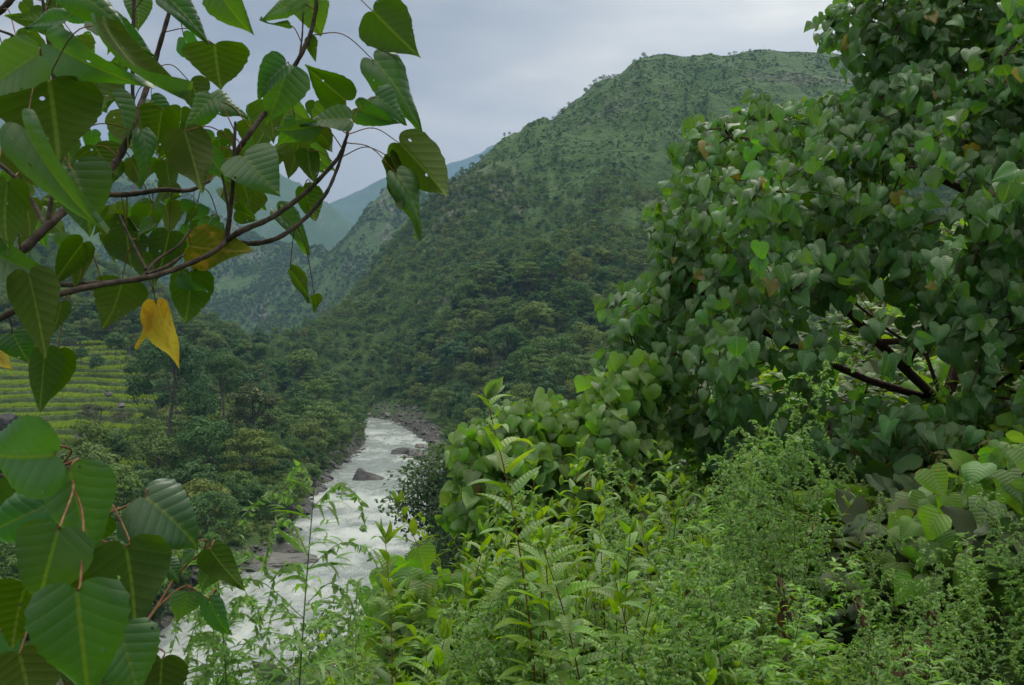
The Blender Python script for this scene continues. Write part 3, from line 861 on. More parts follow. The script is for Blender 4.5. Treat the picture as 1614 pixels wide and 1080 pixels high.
xx, yy = at_px(185, 735, 245); place_tree(dk, xx, yy, 1.0, 2, 'dark_young_tree', 'dark young tree just right of the thin-leaved tree', 'tree', None, 1.2, z=P(185, 742, 245)[2])
ter = make_proto(307, 'round', 2400, .18, M['far_dark'], 6)
for (px, py, D, s, lb) in [(127, 573, 408, 1.25, 'small round tree with a bare stem on the upper terraces'), (152, 588, 396, 1.3, 'leaning bushy dark tree beside the round terrace tree'),
                           (182, 560, 405, 1.5, 'low spreading tree on the top terrace near the forest')]:
    xx, yy = at_px(px, py, D); place_tree(ter, xx, yy, s, px, 'terrace_tree', lb, 'tree', None, z=P(px, py, D)[2] - .5)
# ridge-line trees of the mountain
rt = [make_proto(310 + i, k, 420, .34, M['far_dark'], 9) for i, k in enumerate(['umbrella', 'tall', 'airy'])]
RID = [(1017, .8, 0), (1000, .5, 0), (960, .9, 0), (952, .95, 0), (945, 1.0, 2), (938, .9, 0), (931, .8, 2), (924, .5, 0), (896, .7, 0), (885, .6, 2), (872, .6, 0), (862, .55, 2), (855, .55, 0),
       (818, .45, 2), (812, .5, 0), (803, .5, 0), (795, .6, 1), (1150, .7, 0), (1158, .85, 2), (1170, .75, 0), (1182, 1.05, 1), (1235, .55, 0), (1260, .8, 0), (1270, .9, 2), (1280, .9, 0), (1290, .8, 0), (1302, .7, 0)]
ac = np.array(A_CREST)
for j, (px, s, k) in enumerate(RID):
    D = np.interp(-px, -ac[:, 0], ac[:, 2]) + 12
    xx = (px - 807) / F * D
    part = 'left shoulder' if px < 1030 else 'summit'
    place_tree(rt[k], xx, D, s, j, 'ridge_tree', 'small wind-shaped tree silhouetted on the %s of the mountain ridge' % part, 'tree', 'trees along the mountain %s' % part, parts=False)
# power poles near the summit
pm = Acc(); tube(pm, [[0, 0, 0], [0, 0, 9]], [.16, .12], 6); tube(pm, [[-1, 0, 8.3], [1, 0, 8.3]], .08, 4); tube(pm, [[-.7, 0, 7.5], [.7, 0, 7.5]], .06, 4)
mp_, ntp, outp = newmat('pole_grey'); ntp.links.new(PBSDF(ntp, (.45, .45, .44), .6).outputs[0], outp.inputs[0])
pme = pm.mesh('power_pole', mp_)
for px, py, D, lb in [(1196, 84, 1410, 'power pole standing on the skyline by the summit'), (1205, 97, 1350, 'thin grey power pole just below the summit skyline'),
                      (1216, 113, 1290, 'second grey power pole down the grassy slope'), (1229, 143, 1220, 'lowest power pole on the grassy slope')]:
    xx, yy = at_px(px, py, D); o = bpy.data.objects.new('power_pole', pme); COL.objects.link(o)
    o.location = (xx, yy, ground(xx, yy) - .3); tag(o, lb, 'pole', 'power poles on the mountain')

# ------------------------------------------------------------------ rice crop on the terraces
def tuft(seed, n=14, h=.75, w_=.5, mat=None):
    g = np.random.default_rng(seed); a = Acc()
    for i in range(n):
        b0 = np.array([g.uniform(-w_, w_), g.uniform(-w_, w_), 0]); an = g.uniform(0, 6.28); d = np.array([math.cos(an), math.sin(an), 0])
        sd = np.array([-d[1], d[0], 0]) * .05; hh = h * g.uniform(.7, 1.1)
        v = [b0 - sd, b0 + sd, b0 + d * .08 + [0, 0, hh * .6] + sd, b0 + d * .08 + [0, 0, hh * .6] - sd, b0 + d * .25 + [0, 0, hh] + sd * .2, b0 + d * .25 + [0, 0, hh] - sd * .2]
        a.add(v, [[0, 1, 2, 3], [3, 2, 4, 5]], None, g.random())
    return a.mesh('rice_tuft', mat)
M['rice'] = far_leaf_mat('rice_blades', [(.25, .37, .035), (.31, .40, .04), (.20, .35, .034), (.34, .41, .05)], .35)
RT = [tuft(i, mat=M['rice']) for i in range(3)]
x, y = sample(60000, -300, -85, 258, 450)
mk = terr_mask(x, y); tzz, fr_ = terr_height(x, y)
ok = (mk > .75) & ((fr_ < .78)) & inview(x, y, 30)
x, y, tzz = x[ok], y[ok], tzz[ok]
scatter('rice_crop', RT, np.stack([x, y, tzz - .1], -1), rng.uniform(.8, 1.2, len(x)), rng.uniform(0, 6.28, len(x)), 'bright green rice standing on the stepped terraces', 'rice crop', squash=np.array([[1.2, 1.2, 1.5]]))
x, y = sample(26000, -300, -85, 258, 450)
mk = terr_mask(x, y); tzz, fr_ = terr_height(x, y)
ok = (mk > .8) & ((fr_ > .78)) & (fr_ < .97) & inview(x, y, 30) & (rng.random(len(x)) < .3) & (fbm(x, y, 16, 2, 78) > -.02)
x, y, tzz = x[ok], y[ok], tzz[ok]
scatter('terrace_weeds', SHRUB, np.stack([x, y, tzz - .3], -1), rng.uniform(.12, .26, len(x)), rng.uniform(0, 6.28, len(x)), 'dark weeds growing on the terrace walls', 'weeds')

# ------------------------------------------------------------------ rocks
def rock_mesh(seed, dims=(1, 1, 1), cuts=14, mat=None, sub=4, name='boulder', rough=.05):
    import bmesh
    bm = bmesh.new(); bmesh.ops.create_icosphere(bm, subdivisions=sub, radius=1.0)
    v = np.array([q.co[:] for q in bm.verts]); f = np.array([[l.index for l in q.verts] for q in bm.faces]); bm.free()
    g = np.random.default_rng(seed)
    for i in range(cuts):
        n_ = unit(g.normal(0, 1, 3)); d = g.uniform(.45, .85)
        s = v @ n_; ov = s > d; v[ov] -= (s[ov] - d)[:, None] * n_ * .96
    v = v + v * (fbm(v[:, 0] * 3 + v[:, 2], v[:, 1] * 3 + v[:, 2] * 2, 1, 4, seed)[:, None] * rough * 4)
    a = Acc(); a.add(v * np.array(dims), f, v[:, :2]); return a.mesh(name, mat, smooth=False)
def put(me, name, px, py, D, s, rot, label, cat='boulder', group=None, sink=.25, sq=(1, 1, 1), z=None):
    x_, y_ = at_px(px, py, D)
    o = bpy.data.objects.new(name, me); COL.objects.link(o)
    o.scale = (s * sq[0], s * sq[1], s * sq[2]); o.rotation_euler = (0, 0, rot)
    o.location = (x_, y_, (0 if z is None else z))
    tag(o, label, cat, group); return o
RB = [rock_mesh(400 + i, (1, .8, .62), 14, M[mt]) for i, mt in enumerate(['rock_dark', 'rock_grey', 'rock_pale', 'rock_dark', 'rock_pale'])]
# big wedge in the middle of the river, its peak towards the left
prof = np.array([(-1, 0), (-.9, .35), (-.72, .88), (-.6, 1.0), (-.45, .93), (-.1, .62), (.3, .45), (.7, .22), (1, 0)])
nx, ny = 46, 22
U, V = np.meshgrid(np.linspace(-1, 1, nx), np.linspace(-1, 1, ny), indexing='ij')
hz = np.interp(U, prof[:, 0], prof[:, 1]) * np.clip(1 - np.abs(V) ** 1.6, 0, 1) + fbm(U * 3, V * 3, 1, 4, 12) * .25
me = grid_mesh('wedge_boulder', U * 5.8, V * 3.4 + U * .6, hz * 4.4 - .5, M['rock_dark'])
o = put(me, 'wedge_boulder', 583, 757, 327, 1, .05, 'dark wedge-shaped boulder standing alone in the middle of the river')
D0 = 70605 / (757 - 540.)
put(RB[0], 'river_rock', 537, 783, 294, 1.7, .4, 'small dark rock awash in the river below the wedge boulder', sq=(1.3, 1, .6))
put(RB[3], 'river_rock', 525, 773, 305, .9, .9, 'tiny dark rock awash between wedge boulder and left bank', sq=(1.2, 1, .6))
put(RB[0], 'river_rock', 637, 719, 392, 1.0, .4, 'tiny dark rock in the water beside the boulder cluster')
cl = [(632, 712, 402, 4.4, 0, (1.5, .8, .95), 'dark sloping boulder leaning at the left of the cluster'), (656, 713, 398, 5.2, 3, (1.5, 1, 1.0), 'largest dark boulder of the cluster on the right shore'),
      (667, 722, 384, 4.0, 4, (1.35, 1, 1.05), 'rounded brownish boulder at the front of the cluster'), (686, 712, 392, 3.0, 2, (1, 1, 1), 'pale boulder behind the rounded brownish one'),
      (660, 700, 425, 3.4, 4, (1.2, 1, 1.1), 'light brown boulder behind the dark boulders'), (643, 722, 388, 3.2, 4, (1.6, .8, .4), 'flat pale slab at the waterline of the cluster'),
      (662, 740, 352, 2.4, 3, (1.4, 1, .8), 'dark rock below the cluster at the water edge'), (676, 734, 360, 2.0, 2, (1, 1, .8), 'pale small rock right of the dark waterline rock')]
for j, (px, py, D, s, k, sq, lb) in enumerate(cl):
    put(RB[k], 'shore_boulder', px, py, D, s, j * 1.3, lb, sq=sq, group='big boulders on the right shore')
lf = [(503, 752, 325, 4.2, 0, (1.2, 1, 1.0), 'black wet rock under the overhanging trees, rightmost'), (515, 757, 322, 3.6, 3, (1.2, 1, 1.0), 'black rock jutting into the river opposite the wedge boulder'), (488, 762, 320, 3.6, 0, (1.3, 1, .9), 'dark rock at the foot of the left bank trees'),
      (445, 790, 282, 3.5, 3, (1.3, 1, .8), 'dark stone on the left bank, upper of the row'), (458, 800, 272, 2.6, 4, (1.2, 1, .7), 'brownish stone on the left bank beside dark ones'), (437, 815, 262, 3.4, 0, (1, 1, 1), 'dark stone above the flat ledge on the left bank'),
      (433, 835, 240, 3.0, 3, (1, 1, 1.0), 'dark upright stone on the left bank'), (438, 848, 232, 2.2, 4, (1, 1, .9), 'pale small stone near the ledge on the left bank'), (470, 785, 292, 2.4, 2, (1.4, 1, .6), 'pale flat stone at the waterline on the left bank')]
for j, (px, py, D, s, k, sq, lb) in enumerate(lf):
    put(RB[k], 'bank_rock', px, py, D, s, j * 1.7, lb, sq=sq, group='dark rocks on the left bank')
ledge = rock_mesh(450, (1.5, 1, .34), 8, M['rock_grey'], 5, rough=.07)
put(ledge, 'rock_ledge', 418, 893, 204, 7.4, .25, 'flat layered rock ledge jutting from the left bank', sq=(1, 1, .9))
put(rock_mesh(451, (1.4, 1, .5), 8, M['rock_dark'], 4), 'rock_ledge', 445, 872, 214, 4.0, .1, 'dark ledge behind the flat layered one', sq=(1, 1, .8))
put(RB[3], 'bank_rock', 300, 945, 182, 3.0, .5, 'black rock at the waterline under the near leaves', sq=(1.3, 1, .8))
put(RB[0], 'bank_rock', 320, 937, 185, 2.2, .5, 'small black rock beside the waterline leaves')
rr_ = [(650, 878, 209, 1.7, 2), (655, 888, 204, 1.5, 4), (648, 892, 200, 1.3, 2), (640, 884, 206, 1.1, 4), (660, 873, 212, 2.2, 1), (632, 885, 206, .8, 1), (656, 899, 198, 1.5, 2)]
for j, (px, py, D, s, k) in enumerate(rr_):
    put(RB[k], 'shore_stone', px + 2, py, D, s, j, ['rounded stone at the right waterline under the overhanging tree'][0], group='stones under the overhanging tree', cat='stone')
put(rock_mesh(460, (1.2, 1, .95), 10, M['rock_dark'], 4), 'field_boulder', 131, 697, 290, 3.0, .3, 'large grey boulder on the lower rice terraces', z=P(131, 690, 290)[2])
put(rock_mesh(461, (1.2, 1, .8), 10, M['rock_dark'], 4), 'field_boulder', 8, 674, 295, 4.0, .3, 'grey boulder at the left edge of the rice terraces', z=P(8, 668, 295)[2])
put(RB[1], 'field_boulder', 170, 622, 350, 1.8, .3, 'small pale rock in the middle of the terraces', z=P(170, 622, 350)[2])
put(RB[3], 'field_boulder', 192, 639, 335, 1.8, .3, 'small dark rock on the terraces near the big dark tree', z=P(192, 639, 335)[2])
# stony bar: the largest stones one by one
g = np.random.default_rng(77)
x, y = sample(6000, -90, 30, 385, 640, g); dr = river_dist(x, y)
cxx = np.interp(y, river[::-1, 1], river[::-1, 0])
ok = (dr > -.5) & (dr < 13) & (x > cxx); x, y, dr = x[ok], y[ok], dr[ok]
s_ = .5 + g.pareto(2.6, len(x)) * .75; s_ = np.minimum(s_, 3.0)
kp = poisson(x, y, y, s_ * 1.3); x, y, s_ = x[kp], y[kp], s_[kp]
order = np.argsort(-s_ / y); zz = height(x, y)
for j, i in enumerate(order[:110]):
    o = bpy.data.objects.new('bar_stone', RB[int(g.integers(0, 5))]); COL.objects.link(o)
    o.scale = (s_[i] * g.uniform(1, 1.4), s_[i], s_[i] * g.uniform(.7, 1)); o.rotation_euler = (0, 0, g.uniform(0, 6.28)); o.location = (x[i], y[i], max(zz[i], .1))
    tag(o, 'angular stone lying on the stony bar along the right shore', 'stone', 'stones on the bar along the right shore')
ri = order[110:]
scatter('bar_pebbles', RB, np.stack([x[ri], y[ri], np.maximum(zz[ri], .1)], -1), s_[ri], g.uniform(0, 6.28, len(ri)), 'countless smaller stones filling the bar on the right shore', 'stones')
# left waterline stones
x, y = sample(5000, -90, -30, 140, 420, g); dr = river_dist(x, y); cxx = np.interp(y, river[::-1, 1], river[::-1, 0])
ok = (dr > -.8) & (dr < 5) & (x < cxx); x, y = x[ok], y[ok]; s_ = np.minimum(.45 + g.pareto(2.2, len(x)) * .7, 2.8)
scatter('waterline_stones', [RB[0], RB[1], RB[3]], np.stack([x, y, np.maximum(height(x, y), 0)], -1), s_, g.uniform(0, 6.28, len(x)), 'dark loose stones along the left waterline', 'stones')

# ------------------------------------------------------------------ leaves
def heart_templates(nt_, nu, nv, g, droop=.35, fold=.3, wave=.05, narrow=1.0):
    """heart-shaped blades, base at origin, tip towards +Y, length 1, upper side +Z"""
    out = []
    vt = np.array([0, .08, .2, .32, .45, .6, .75, .88, .95, 1.0]); wt = np.array([.40, .48, .50, .455, .385, .285, .18, .085, .04, .004])
    for q in range(nt_):
        u = np.linspace(-1, 1, nu); v = np.linspace(0, 1, nv) ** .92
        U, V = np.meshgrid(u, v)
        w_ = np.interp(V, vt, wt) * narrow
        asym = g.normal(0, .06)
        x = U * w_ * (1 + asym * np.sign(U))
        y = V - .075 * np.sin(np.pi * np.abs(U) ** .75) * (1 - V) ** 3 - .03 * np.abs(U) * (1 - V)
        edge = np.abs(U) ** 6
        x = x * (1 + edge * .03 * np.sin(V * 60 + q))
        uvx, uvy = x.copy(), y.copy()
        fo = fold * g.uniform(.4, 1.5)
        z = fo * np.abs(x) * (1 - .4 * V) + wave * g.uniform(.5, 1.6) * np.sin(V * g.uniform(5, 9) + g.uniform(0, 6) + np.sign(U) * g.uniform(0, 2)) * np.abs(U) ** 1.6
        z = z - .10 * np.abs(U) ** 3 * g.uniform(0, 1.6)
        tw = g.normal(0, .16)
        z = z + tw * x * V * 2
        # bend the blade downwards along its length
        k = droop * g.uniform(.3, 1.7); an = k * y * 1.6
        yy = np.where(np.abs(an) > 1e-4, np.sin(an) / (k * 1.6 + 1e-6), y); zz = -(1 - np.cos(an)) / (k * 1.6 + 1e-6)
        yb = yy + z * np.sin(an); zb_ = zz + z * np.cos(an)
        bx = g.normal(0, .06); x = x + bx * y ** 2
        i = np.arange(nv - 1)[:, None] * nu; j = np.arange(nu - 1)[None]
        f = np.stack([i + j, i + j + 1, i + nu + j + 1, i + nu + j], -1).reshape(-1, 4)
        out.append((np.stack([x, yb, zb_], -1).reshape(-1, 3), f, np.stack([uvx, uvy], -1).reshape(-1, 2)))
    return out
def lance_templates(nt_, nu, nv, g, w=.12, droop=.5):
    out = []
    for q in range(nt_):
        U, V = np.meshgrid(np.linspace(-1, 1, nu), np.linspace(0, 1, nv))
        w_ = w * np.sin(np.pi * np.clip(V, 0, 1) ** .75) ** .8 * (1 - .25 * V) + .004
        x = U * w_ + g.normal(0, .05) * V ** 2; y = V; z = .35 * np.abs(U * w_) * g.uniform(.3, 1.3)
        k = droop * g.uniform(.2, 1.8); an = k * y * 1.5
        yb = np.sin(an) / (k * 1.5) + z * np.sin(an); zb_ = -(1 - np.cos(an)) / (k * 1.5) + z * np.cos(an)
        i = np.arange(nv - 1)[:, None] * nu; j = np.arange(nu - 1)[None]
        f = np.stack([i + j, i + j + 1, i + nu + j + 1, i + nu + j], -1).reshape(-1, 4)
        out.append((np.stack([x, yb, zb_], -1).reshape(-1, 3), f, np.stack([U * w_, V], -1).reshape(-1, 2)))
    return out
def lay(acc, tmpl, base, ydir, ndir, size, rnd, mat=0, g=None, wid=None):
    """put one template blade at each base, tip along ydir, upper side towards ndir"""
    g = g or rng
    base = np.atleast_2d(base); ydir = unit(np.atleast_2d(ydir)); n = len(base)
    nd = np.atleast_2d(ndir); nd = unit(nd - (nd * ydir).sum(-1, keepdims=True) * ydir)
    xd = np.cross(ydir, nd)
    size = np.broadcast_to(size, (n,)); wid = np.broadcast_to(1.0 if wid is None else wid, (n,)); rnd = np.broadcast_to(rnd, (n,))
    pick = g.integers(0, len(tmpl), n)
    mat = np.broadcast_to(mat, (n,))
    for t in range(len(tmpl)):
        for mi in np.unique(mat):
            k = np.where((pick == t) & (mat == mi))[0]
            if not len(k): continue
            v, f, uv = tmpl[t]; nv = len(v)
            A = np.stack([xd[k] * wid[k, None], ydir[k], nd[k]], 1) * size[k, None, None]
            vv = np.einsum('vi,nij->nvj', v, A) + base[k][:, None]
            ff = f[None] + (np.arange(len(k)) * nv)[:, None, None]
            acc.add(vv.reshape(-1, 3), ff.reshape(-1, f.shape[1]), np.tile(uv, (len(k), 1)), np.repeat(rnd[k], nv), int(mi))

def wood(acc, seeds, targets, g, r_tip=.0035, r_pow=.42, r_max=.06, sag=.05, pathw=.35, kmax=8):
    """connect every target to the growing skeleton; returns tip directions"""
    nodes = []; par = []; plen = []
    for s in seeds:                    # s: list of 3D points, first = root side; joined by proximity
        s = np.asarray(s, float)
        for i, p in enumerate(s):
            if i == 0:
                if nodes:
                    d = np.linalg.norm(np.array(nodes) - p, axis=1); pr = int(d.argmin())
                else: pr = -1
            else: pr = len(nodes) - 1
            nodes.append(p); par.append(pr); plen.append(0 if pr < 0 else plen[pr] + np.linalg.norm(p - nodes[pr]) * .5)
    nodes = list(nodes); root = nodes[0]
    NP = np.zeros((len(nodes) + len(targets) * 6, 3)); NP[:len(nodes)] = nodes; PL = np.zeros(len(NP)); PL[:len(nodes)] = plen; n = len(nodes)
    order = np.argsort(np.linalg.norm(targets - NP[:n].mean(0), axis=1)) if len(seeds) == 0 else \
        np.argsort([np.linalg.norm(NP[:n] - t, axis=1).min() for t in targets])
    tipn = np.zeros(len(targets), int); dirs = np.zeros((len(targets), 3))
    for ti in order:
        t = targets[ti]
        d = np.linalg.norm(NP[:n] - t, axis=1)
        j = int((d + PL[:n] * pathw * .3).argmin())
        L_ = d[j]; m = max(1, min(5, int(L_ / .12)))
        prev = j
        if par[j] >= 0: d0 = unit(NP[j] - NP[par[j]])
        else: d0 = unit(t - NP[j])
        for q in range(1, m + 1):
            f_ = q / m
            p = NP[j] + (t - NP[j]) * f_ + d0 * L_ * .18 * math.sin(math.pi * f_) + np.array([0, 0, -sag * L_ * math.sin(math.pi * f_)]) + g.normal(0, .012, 3) * L_ * (f_ < 1)
            NP[n] = p; par.append(prev); PL[n] = PL[prev] + np.linalg.norm(p - NP[prev]); prev = n; n += 1
        tipn[ti] = prev; dirs[ti] = unit(NP[prev] - NP[par[prev]])
    cnt = np.zeros(n)
    for ti in tipn: cnt[ti] += 1
    for i in range(n - 1, 0, -1):
        if par[i] >= 0: cnt[par[i]] += cnt[i]
    ch = [[] for _ in range(n)]
    for i in range(n):
        if par[i] >= 0: ch[par[i]].append(i)
    rad = np.minimum(r_tip * np.maximum(cnt, 1) ** r_pow, r_max)
    # chains: follow the thickest child
    stack = [(i, None) for i in range(n) if par[i] < 0]
    while stack:
        i, pr = stack.pop()
        chain = [pr, i] if pr is not None else [i]
        while ch[i]:
            c_ = sorted(ch[i], key=lambda k: -cnt[k])
            for o_ in c_[1:]: stack.append((o_, i))
            i = c_[0]; chain.append(i)
        if len(chain) > 1:
            rr = rad[chain].copy()
            if pr is not None: rr[0] = rr[1]
            tube(acc, NP[chain], rr, 5 if rr[0] < .015 else 8)
    return dirs

def inside(poly, x, y):
    poly = np.asarray(poly, float); r = np.zeros(len(x), bool); j = len(poly) - 1
    for i in range(len(poly)):
        xi, yi = poly[i]; xj, yj = poly[j]
        c_ = ((yi > y) != (yj > y)) & (x < (xj - xi) * (y - yi) / (yj - yi + 1e-12) + xi); r ^= c_; j = i
    return r
def edge_dist(poly, x, y):
    poly = np.asarray(poly, float); b = np.full(len(x), 1e9)
    for i in range(len(poly)):
        a_ = poly[i - 1]; c_ = poly[i]; d = c_ - a_
        t = np.clip(((x - a_[0]) * d[0] + (y - a_[1]) * d[1]) / (d @ d), 0, 1)
        b = np.minimum(b, np.hypot(x - a_[0] - t * d[0], y - a_[1] - t * d[1]))
    return b
def crown_targets(poly, n, Dc, T, g, gaps=(), edge=130.0, inset=14, spacing=.16, front=.62):
    """twig ends filling a rounded crown of real depth (metres in front of / behind Dc)"""
    poly = np.asarray(poly, float)
    x = g.uniform(poly[:, 0].min(), poly[:, 0].max(), n * 9); y = g.uniform(poly[:, 1].min(), poly[:, 1].max(), n * 9)
    ok = inside(poly, x, y); x, y = x[ok], y[ok]
    e = edge_dist(poly, x, y); out_ = (x > 1600) | (y < 5) | (y > 1070)
    e = np.where(out_, edge, e); ok = e > inset + np.clip(fbm(x, y, 38, 3, int(n) + 3) * 60, -10, 32); x, y, e = x[ok], y[ok], e[ok]
    th = T * np.sqrt(np.clip(e / edge, 0, 1)) * (.75 + fbm(x, y, 60, 3, int(n)) * 1.3)
    k = g.random(len(x))
    f = np.where(k < front, -g.uniform(.5, 1.1, len(x)), g.uniform(-.6, .9, len(x)))
    Dcc = Dc(x, y) if callable(Dc) else Dc
    D = Dcc + f * th
    for (gx_, gy_, ga, gb) in gaps:
        q = ((x - gx_) / ga) ** 2 + ((y - gy_) / gb) ** 2 < 1
        keep = ~q | (g.random(len(x)) < .03)
        x, y, D, f = x[keep], y[keep], D[keep], f[keep]
    pts = np.stack([(x - 807) / F * D, D, EYE - (y - 540) / F * D], -1)
    sel = []
    S = np.zeros((0, 3))
    for i in range(len(pts)):
        if len(sel) >= n: break
        if len(sel) and np.min(((S[:len(sel)] - pts[i]) ** 2).sum(1)) < spacing ** 2: continue
        if len(S) <= len(sel): S = np.vstack([S, np.zeros((512, 3))])
        S[len(sel)] = pts[i]; sel.append(i)
    return pts[sel]

def dress(fa, tg, dirs, tmpl, center, g, per=(5, 9), size=(.10, .15), pet=.8, up=.25, spread=.14, hang=1.0, pmat=1, look=.5, pr=.0011):
    """leaves on long stalks around every twig end; blades hang tip down, faces outward"""
    k = g.integers(per[0], per[1] + 1, len(tg)); idx = np.repeat(np.arange(len(tg)), k); n = len(idx)
    t0 = tg[idx] - dirs[idx] * g.uniform(0, spread, (n, 1))
    outw = tg[idx] - center; outw[:, 2] *= .6; outw = unit(outw); tocam = unit(np.array([0, 0, EYE + .2]) - tg[idx]); outw = unit(outw * (1 - look) + tocam * look)
    s_ = g.uniform(size[0], size[1], n) * np.where(g.random(n) < .22, .58, 1.0)
    pd = unit(dirs[idx] * .5 + g.normal(0, .75, (n, 3)) + outw * .5 + np.array([0, 0, up]))
    base = t0 + pd * (s_ * pet * g.uniform(.6, 1.2, n))[:, None]
    side = g.normal(0, .5, (n, 3)); side[:, 2] *= .5
    yd = unit(np.array([0, 0, -1.0]) * hang * g.uniform(.5, 1.4, (n, 1)) + outw * g.uniform(.0, .7, (n, 1)) + side + pd * .25)
    nd = outw + np.array([0, 0, .35]) + g.normal(0, .46, (n, 3))
    rnd = np.clip(g.random(len(tg))[idx] * .35 + g.random(n) * .65, 0, 1)
    lay(fa, tmpl, base, yd, nd, s_, rnd, 0, g)
    # stalks: three-sided, slightly arched
    for i in range(n):
        md = (t0[i] + base[i]) / 2 + np.array([0, 0, .12 * s_[i]])
        tube(fa, np.array([t0[i], md, base[i]]), [pr * 1.2, pr, pr], 3, 0, pmat)
    return base

g = np.random.default_rng(21)
HT = heart_templates(16, 7, 9, g, .5, .5, .055, .9)
HT2 = heart_templates(8, 7, 9, g, .6, .35, .06)

def sprout_tree(name, label, seeds, tg, center, g, tmpl, mats, cat='tree', bark='bark', group=None, base=None, yellow=0, **kw):
    ba = Acc(); fa = Acc()
    wk = {k: kw.pop(k) for k in list(kw) if k in ('r_tip', 'r_pow', 'r_max', 'sag', 'pathw')}
    dirs = wood(ba, seeds, tg, g, **wk)
    dress(fa, tg, dirs, tmpl, center, g, **kw)
    root = empty(name, tuple(seeds[0][0]))
    PAR_WORLD[0] = True
    link('branches', ba.mesh('branches', M[bark]), root)
    link('foliage', fa.mesh('foliage', mats), root)
    if yellow:
        ya = Acc(); q = tg[g.choice(len(tg), yellow, replace=False)] + g.normal(0, .05, (yellow, 3))
        lay(ya, tmpl, q, np.array([[0, 0, -1.0]]) + g.normal(0, .3, (yellow, 3)), np.array([[0, -1.0, .2]]) + g.normal(0, .3, (yellow, 3)), g.uniform(.10, .14, yellow), g.random(yellow), 0, g)
        link('yellow_leaves', ya.mesh('yellow_leaves', M['leaf_yellow']), root)['label'] = 'fading yellow leaves among the green'
    # small papery leaf scales at some twig ends
    if kw.get('scales', 0): pass
    PAR_WORLD[0] = False
    tag(root, label, cat, group)
    return root

# --- the great heart-leaved tree filling the right of the view
def W3(l): return [P(*q) for q in l]
main_poly = [(1440, 50), (1385, 105), (1360, 140), (1330, 150), (1290, 135), (1240, 158), (1200, 150), (1140, 165), (1085, 182), (1060, 225), (1062, 262), (1035, 275), (1060, 300), (1010, 322), (1005, 350), (1018, 395), (1040, 430),
             (985, 445), (958, 470), (945, 505), (950, 560), (945, 600), (1000, 640), (1060, 720), (1150, 800), (1300, 850), (1400, 870), (1720, 870), (1720, 20), (1480, 20)]
gaps = [(1390, 495, 62, 58), (1375, 580, 78, 50), (1450, 610, 72, 46), (1300, 505, 55, 32), (1595, 600, 35, 66), (1425, 805, 52, 46), (1480, 300, 60, 32), (1510, 365, 45, 30), (1235, 525, 48, 26), (1225, 605, 50, 24), (1500, 560, 40, 34), (1320, 760, 36, 24), (1530, 70, 34, 20), (1450, 75, 40, 18)]
tgm = crown_targets(main_poly, 1900, lambda x, y: 7.3 - (x - 1300) * .0008 + (y < 300) * .4, 1.45, g, gaps, spacing=.085, edge=150, inset=12)
seeds = [W3([(1530, 1120, 8.2), (1515, 900, 8.0), (1500, 760, 7.8), (1488, 640, 7.6)]),
         W3([(1488, 640, 7.6), (1430, 585, 7.2), (1385, 540, 7.0), (1340, 495, 6.9), (1290, 430, 6.8), (1240, 360, 6.9)]),
         W3([(1470, 630, 7.5), (1370, 600, 7.3), (1290, 565, 7.2), (1214, 527, 7.0), (1120, 470, 6.9), (1060, 430, 7.0)]),
         W3([(1488, 640, 7.6), (1460, 560, 7.7), (1400, 520, 7.8), (1350, 480, 7.9)]),
         W3([(1488, 640, 7.6), (1540, 480, 7.9), (1580, 330, 8.1), (1592, 190, 8.2), (1590, 60, 8.2), (1580, -60, 8.2)]),
         W3([(1592, 190, 8.2), (1540, 130, 8.0), (1470, 90, 7.8), (1400, 45, 7.6), (1340, 20, 7.5)]),
         W3([(1580, 330, 8.1), (1500, 290, 7.8), (1400, 250, 7.6), (1300, 230, 7.4)]),
         W3([(1500, 760, 7.8), (1400, 730, 7.3), (1280, 700, 7.0), (1150, 660, 6.9)]),
         W3([(1600, 120, 8.2), (1560, 65, 8.0), (1640, 90, 8.2)])]
up_poly = [(1275, 25), (1300, 22), (1350, -5), (1350, -80), (1720, -80), (1720, 160), (1560, 150), (1490, 120), (1450, 165), (1400, 170), (1370, 130), (1345, 118), (1305, 110), (1288, 60)]
tgu = crown_targets(up_poly, 430, 7.6, .8, g, [(1450, 75, 40, 25), (1490, 30, 25, 12)], spacing=.11, edge=120, inset=12)
sprout_tree('heart_leaved_tree', 'large tree with heart-shaped drooping leaves filling the right side', seeds, np.vstack([tgm, tgu]), P(1480, 480, 9.3), g, HT,
            [M['leaf_tree'], M['twig_green']], bark='bark_red', r_tip=.0030, r_pow=.40, r_max=.055, per=(3, 6), size=(.085, .14), yellow=16, pet=1.0, look=.45)

# --- lighter saplings at its foot
sap_poly = [(1040, 560), (990, 560), (945, 590), (905, 612), (860, 622), (832, 608), (778, 628), (768, 655), (730, 672), (706, 700), (716, 738), (700, 775), (690, 830), (760, 870), (900, 860), (1020, 830), (1080, 740)]
tgs = crown_targets(sap_poly, 480, 6.9, .75, g, [], spacing=.09, edge=110, inset=20)
sd = [W3([(900, 1130, 6.9), (890, 980, 6.9), (880, 860, 6.9), (870, 760, 6.9), (862, 650, 6.9)]), W3([(890, 980, 6.9), (820, 860, 6.8), (780, 740, 6.8), (745, 690, 6.8)]),
      W3([(890, 980, 6.9), (950, 820, 7.0), (975, 700, 7.0), (990, 600, 7.0)])]
sprout_tree('heart_leaved_sapling', 'paler sapling of heart-shaped leaves between the big tree and the river', sd, tgs, P(900, 800, 8.5), g, HT2,
            [M['leaf_light'], M['twig_green']], bark='bark', r_tip=.0028, r_max=.02, per=(4, 7), size=(.085, .135), look=.5)
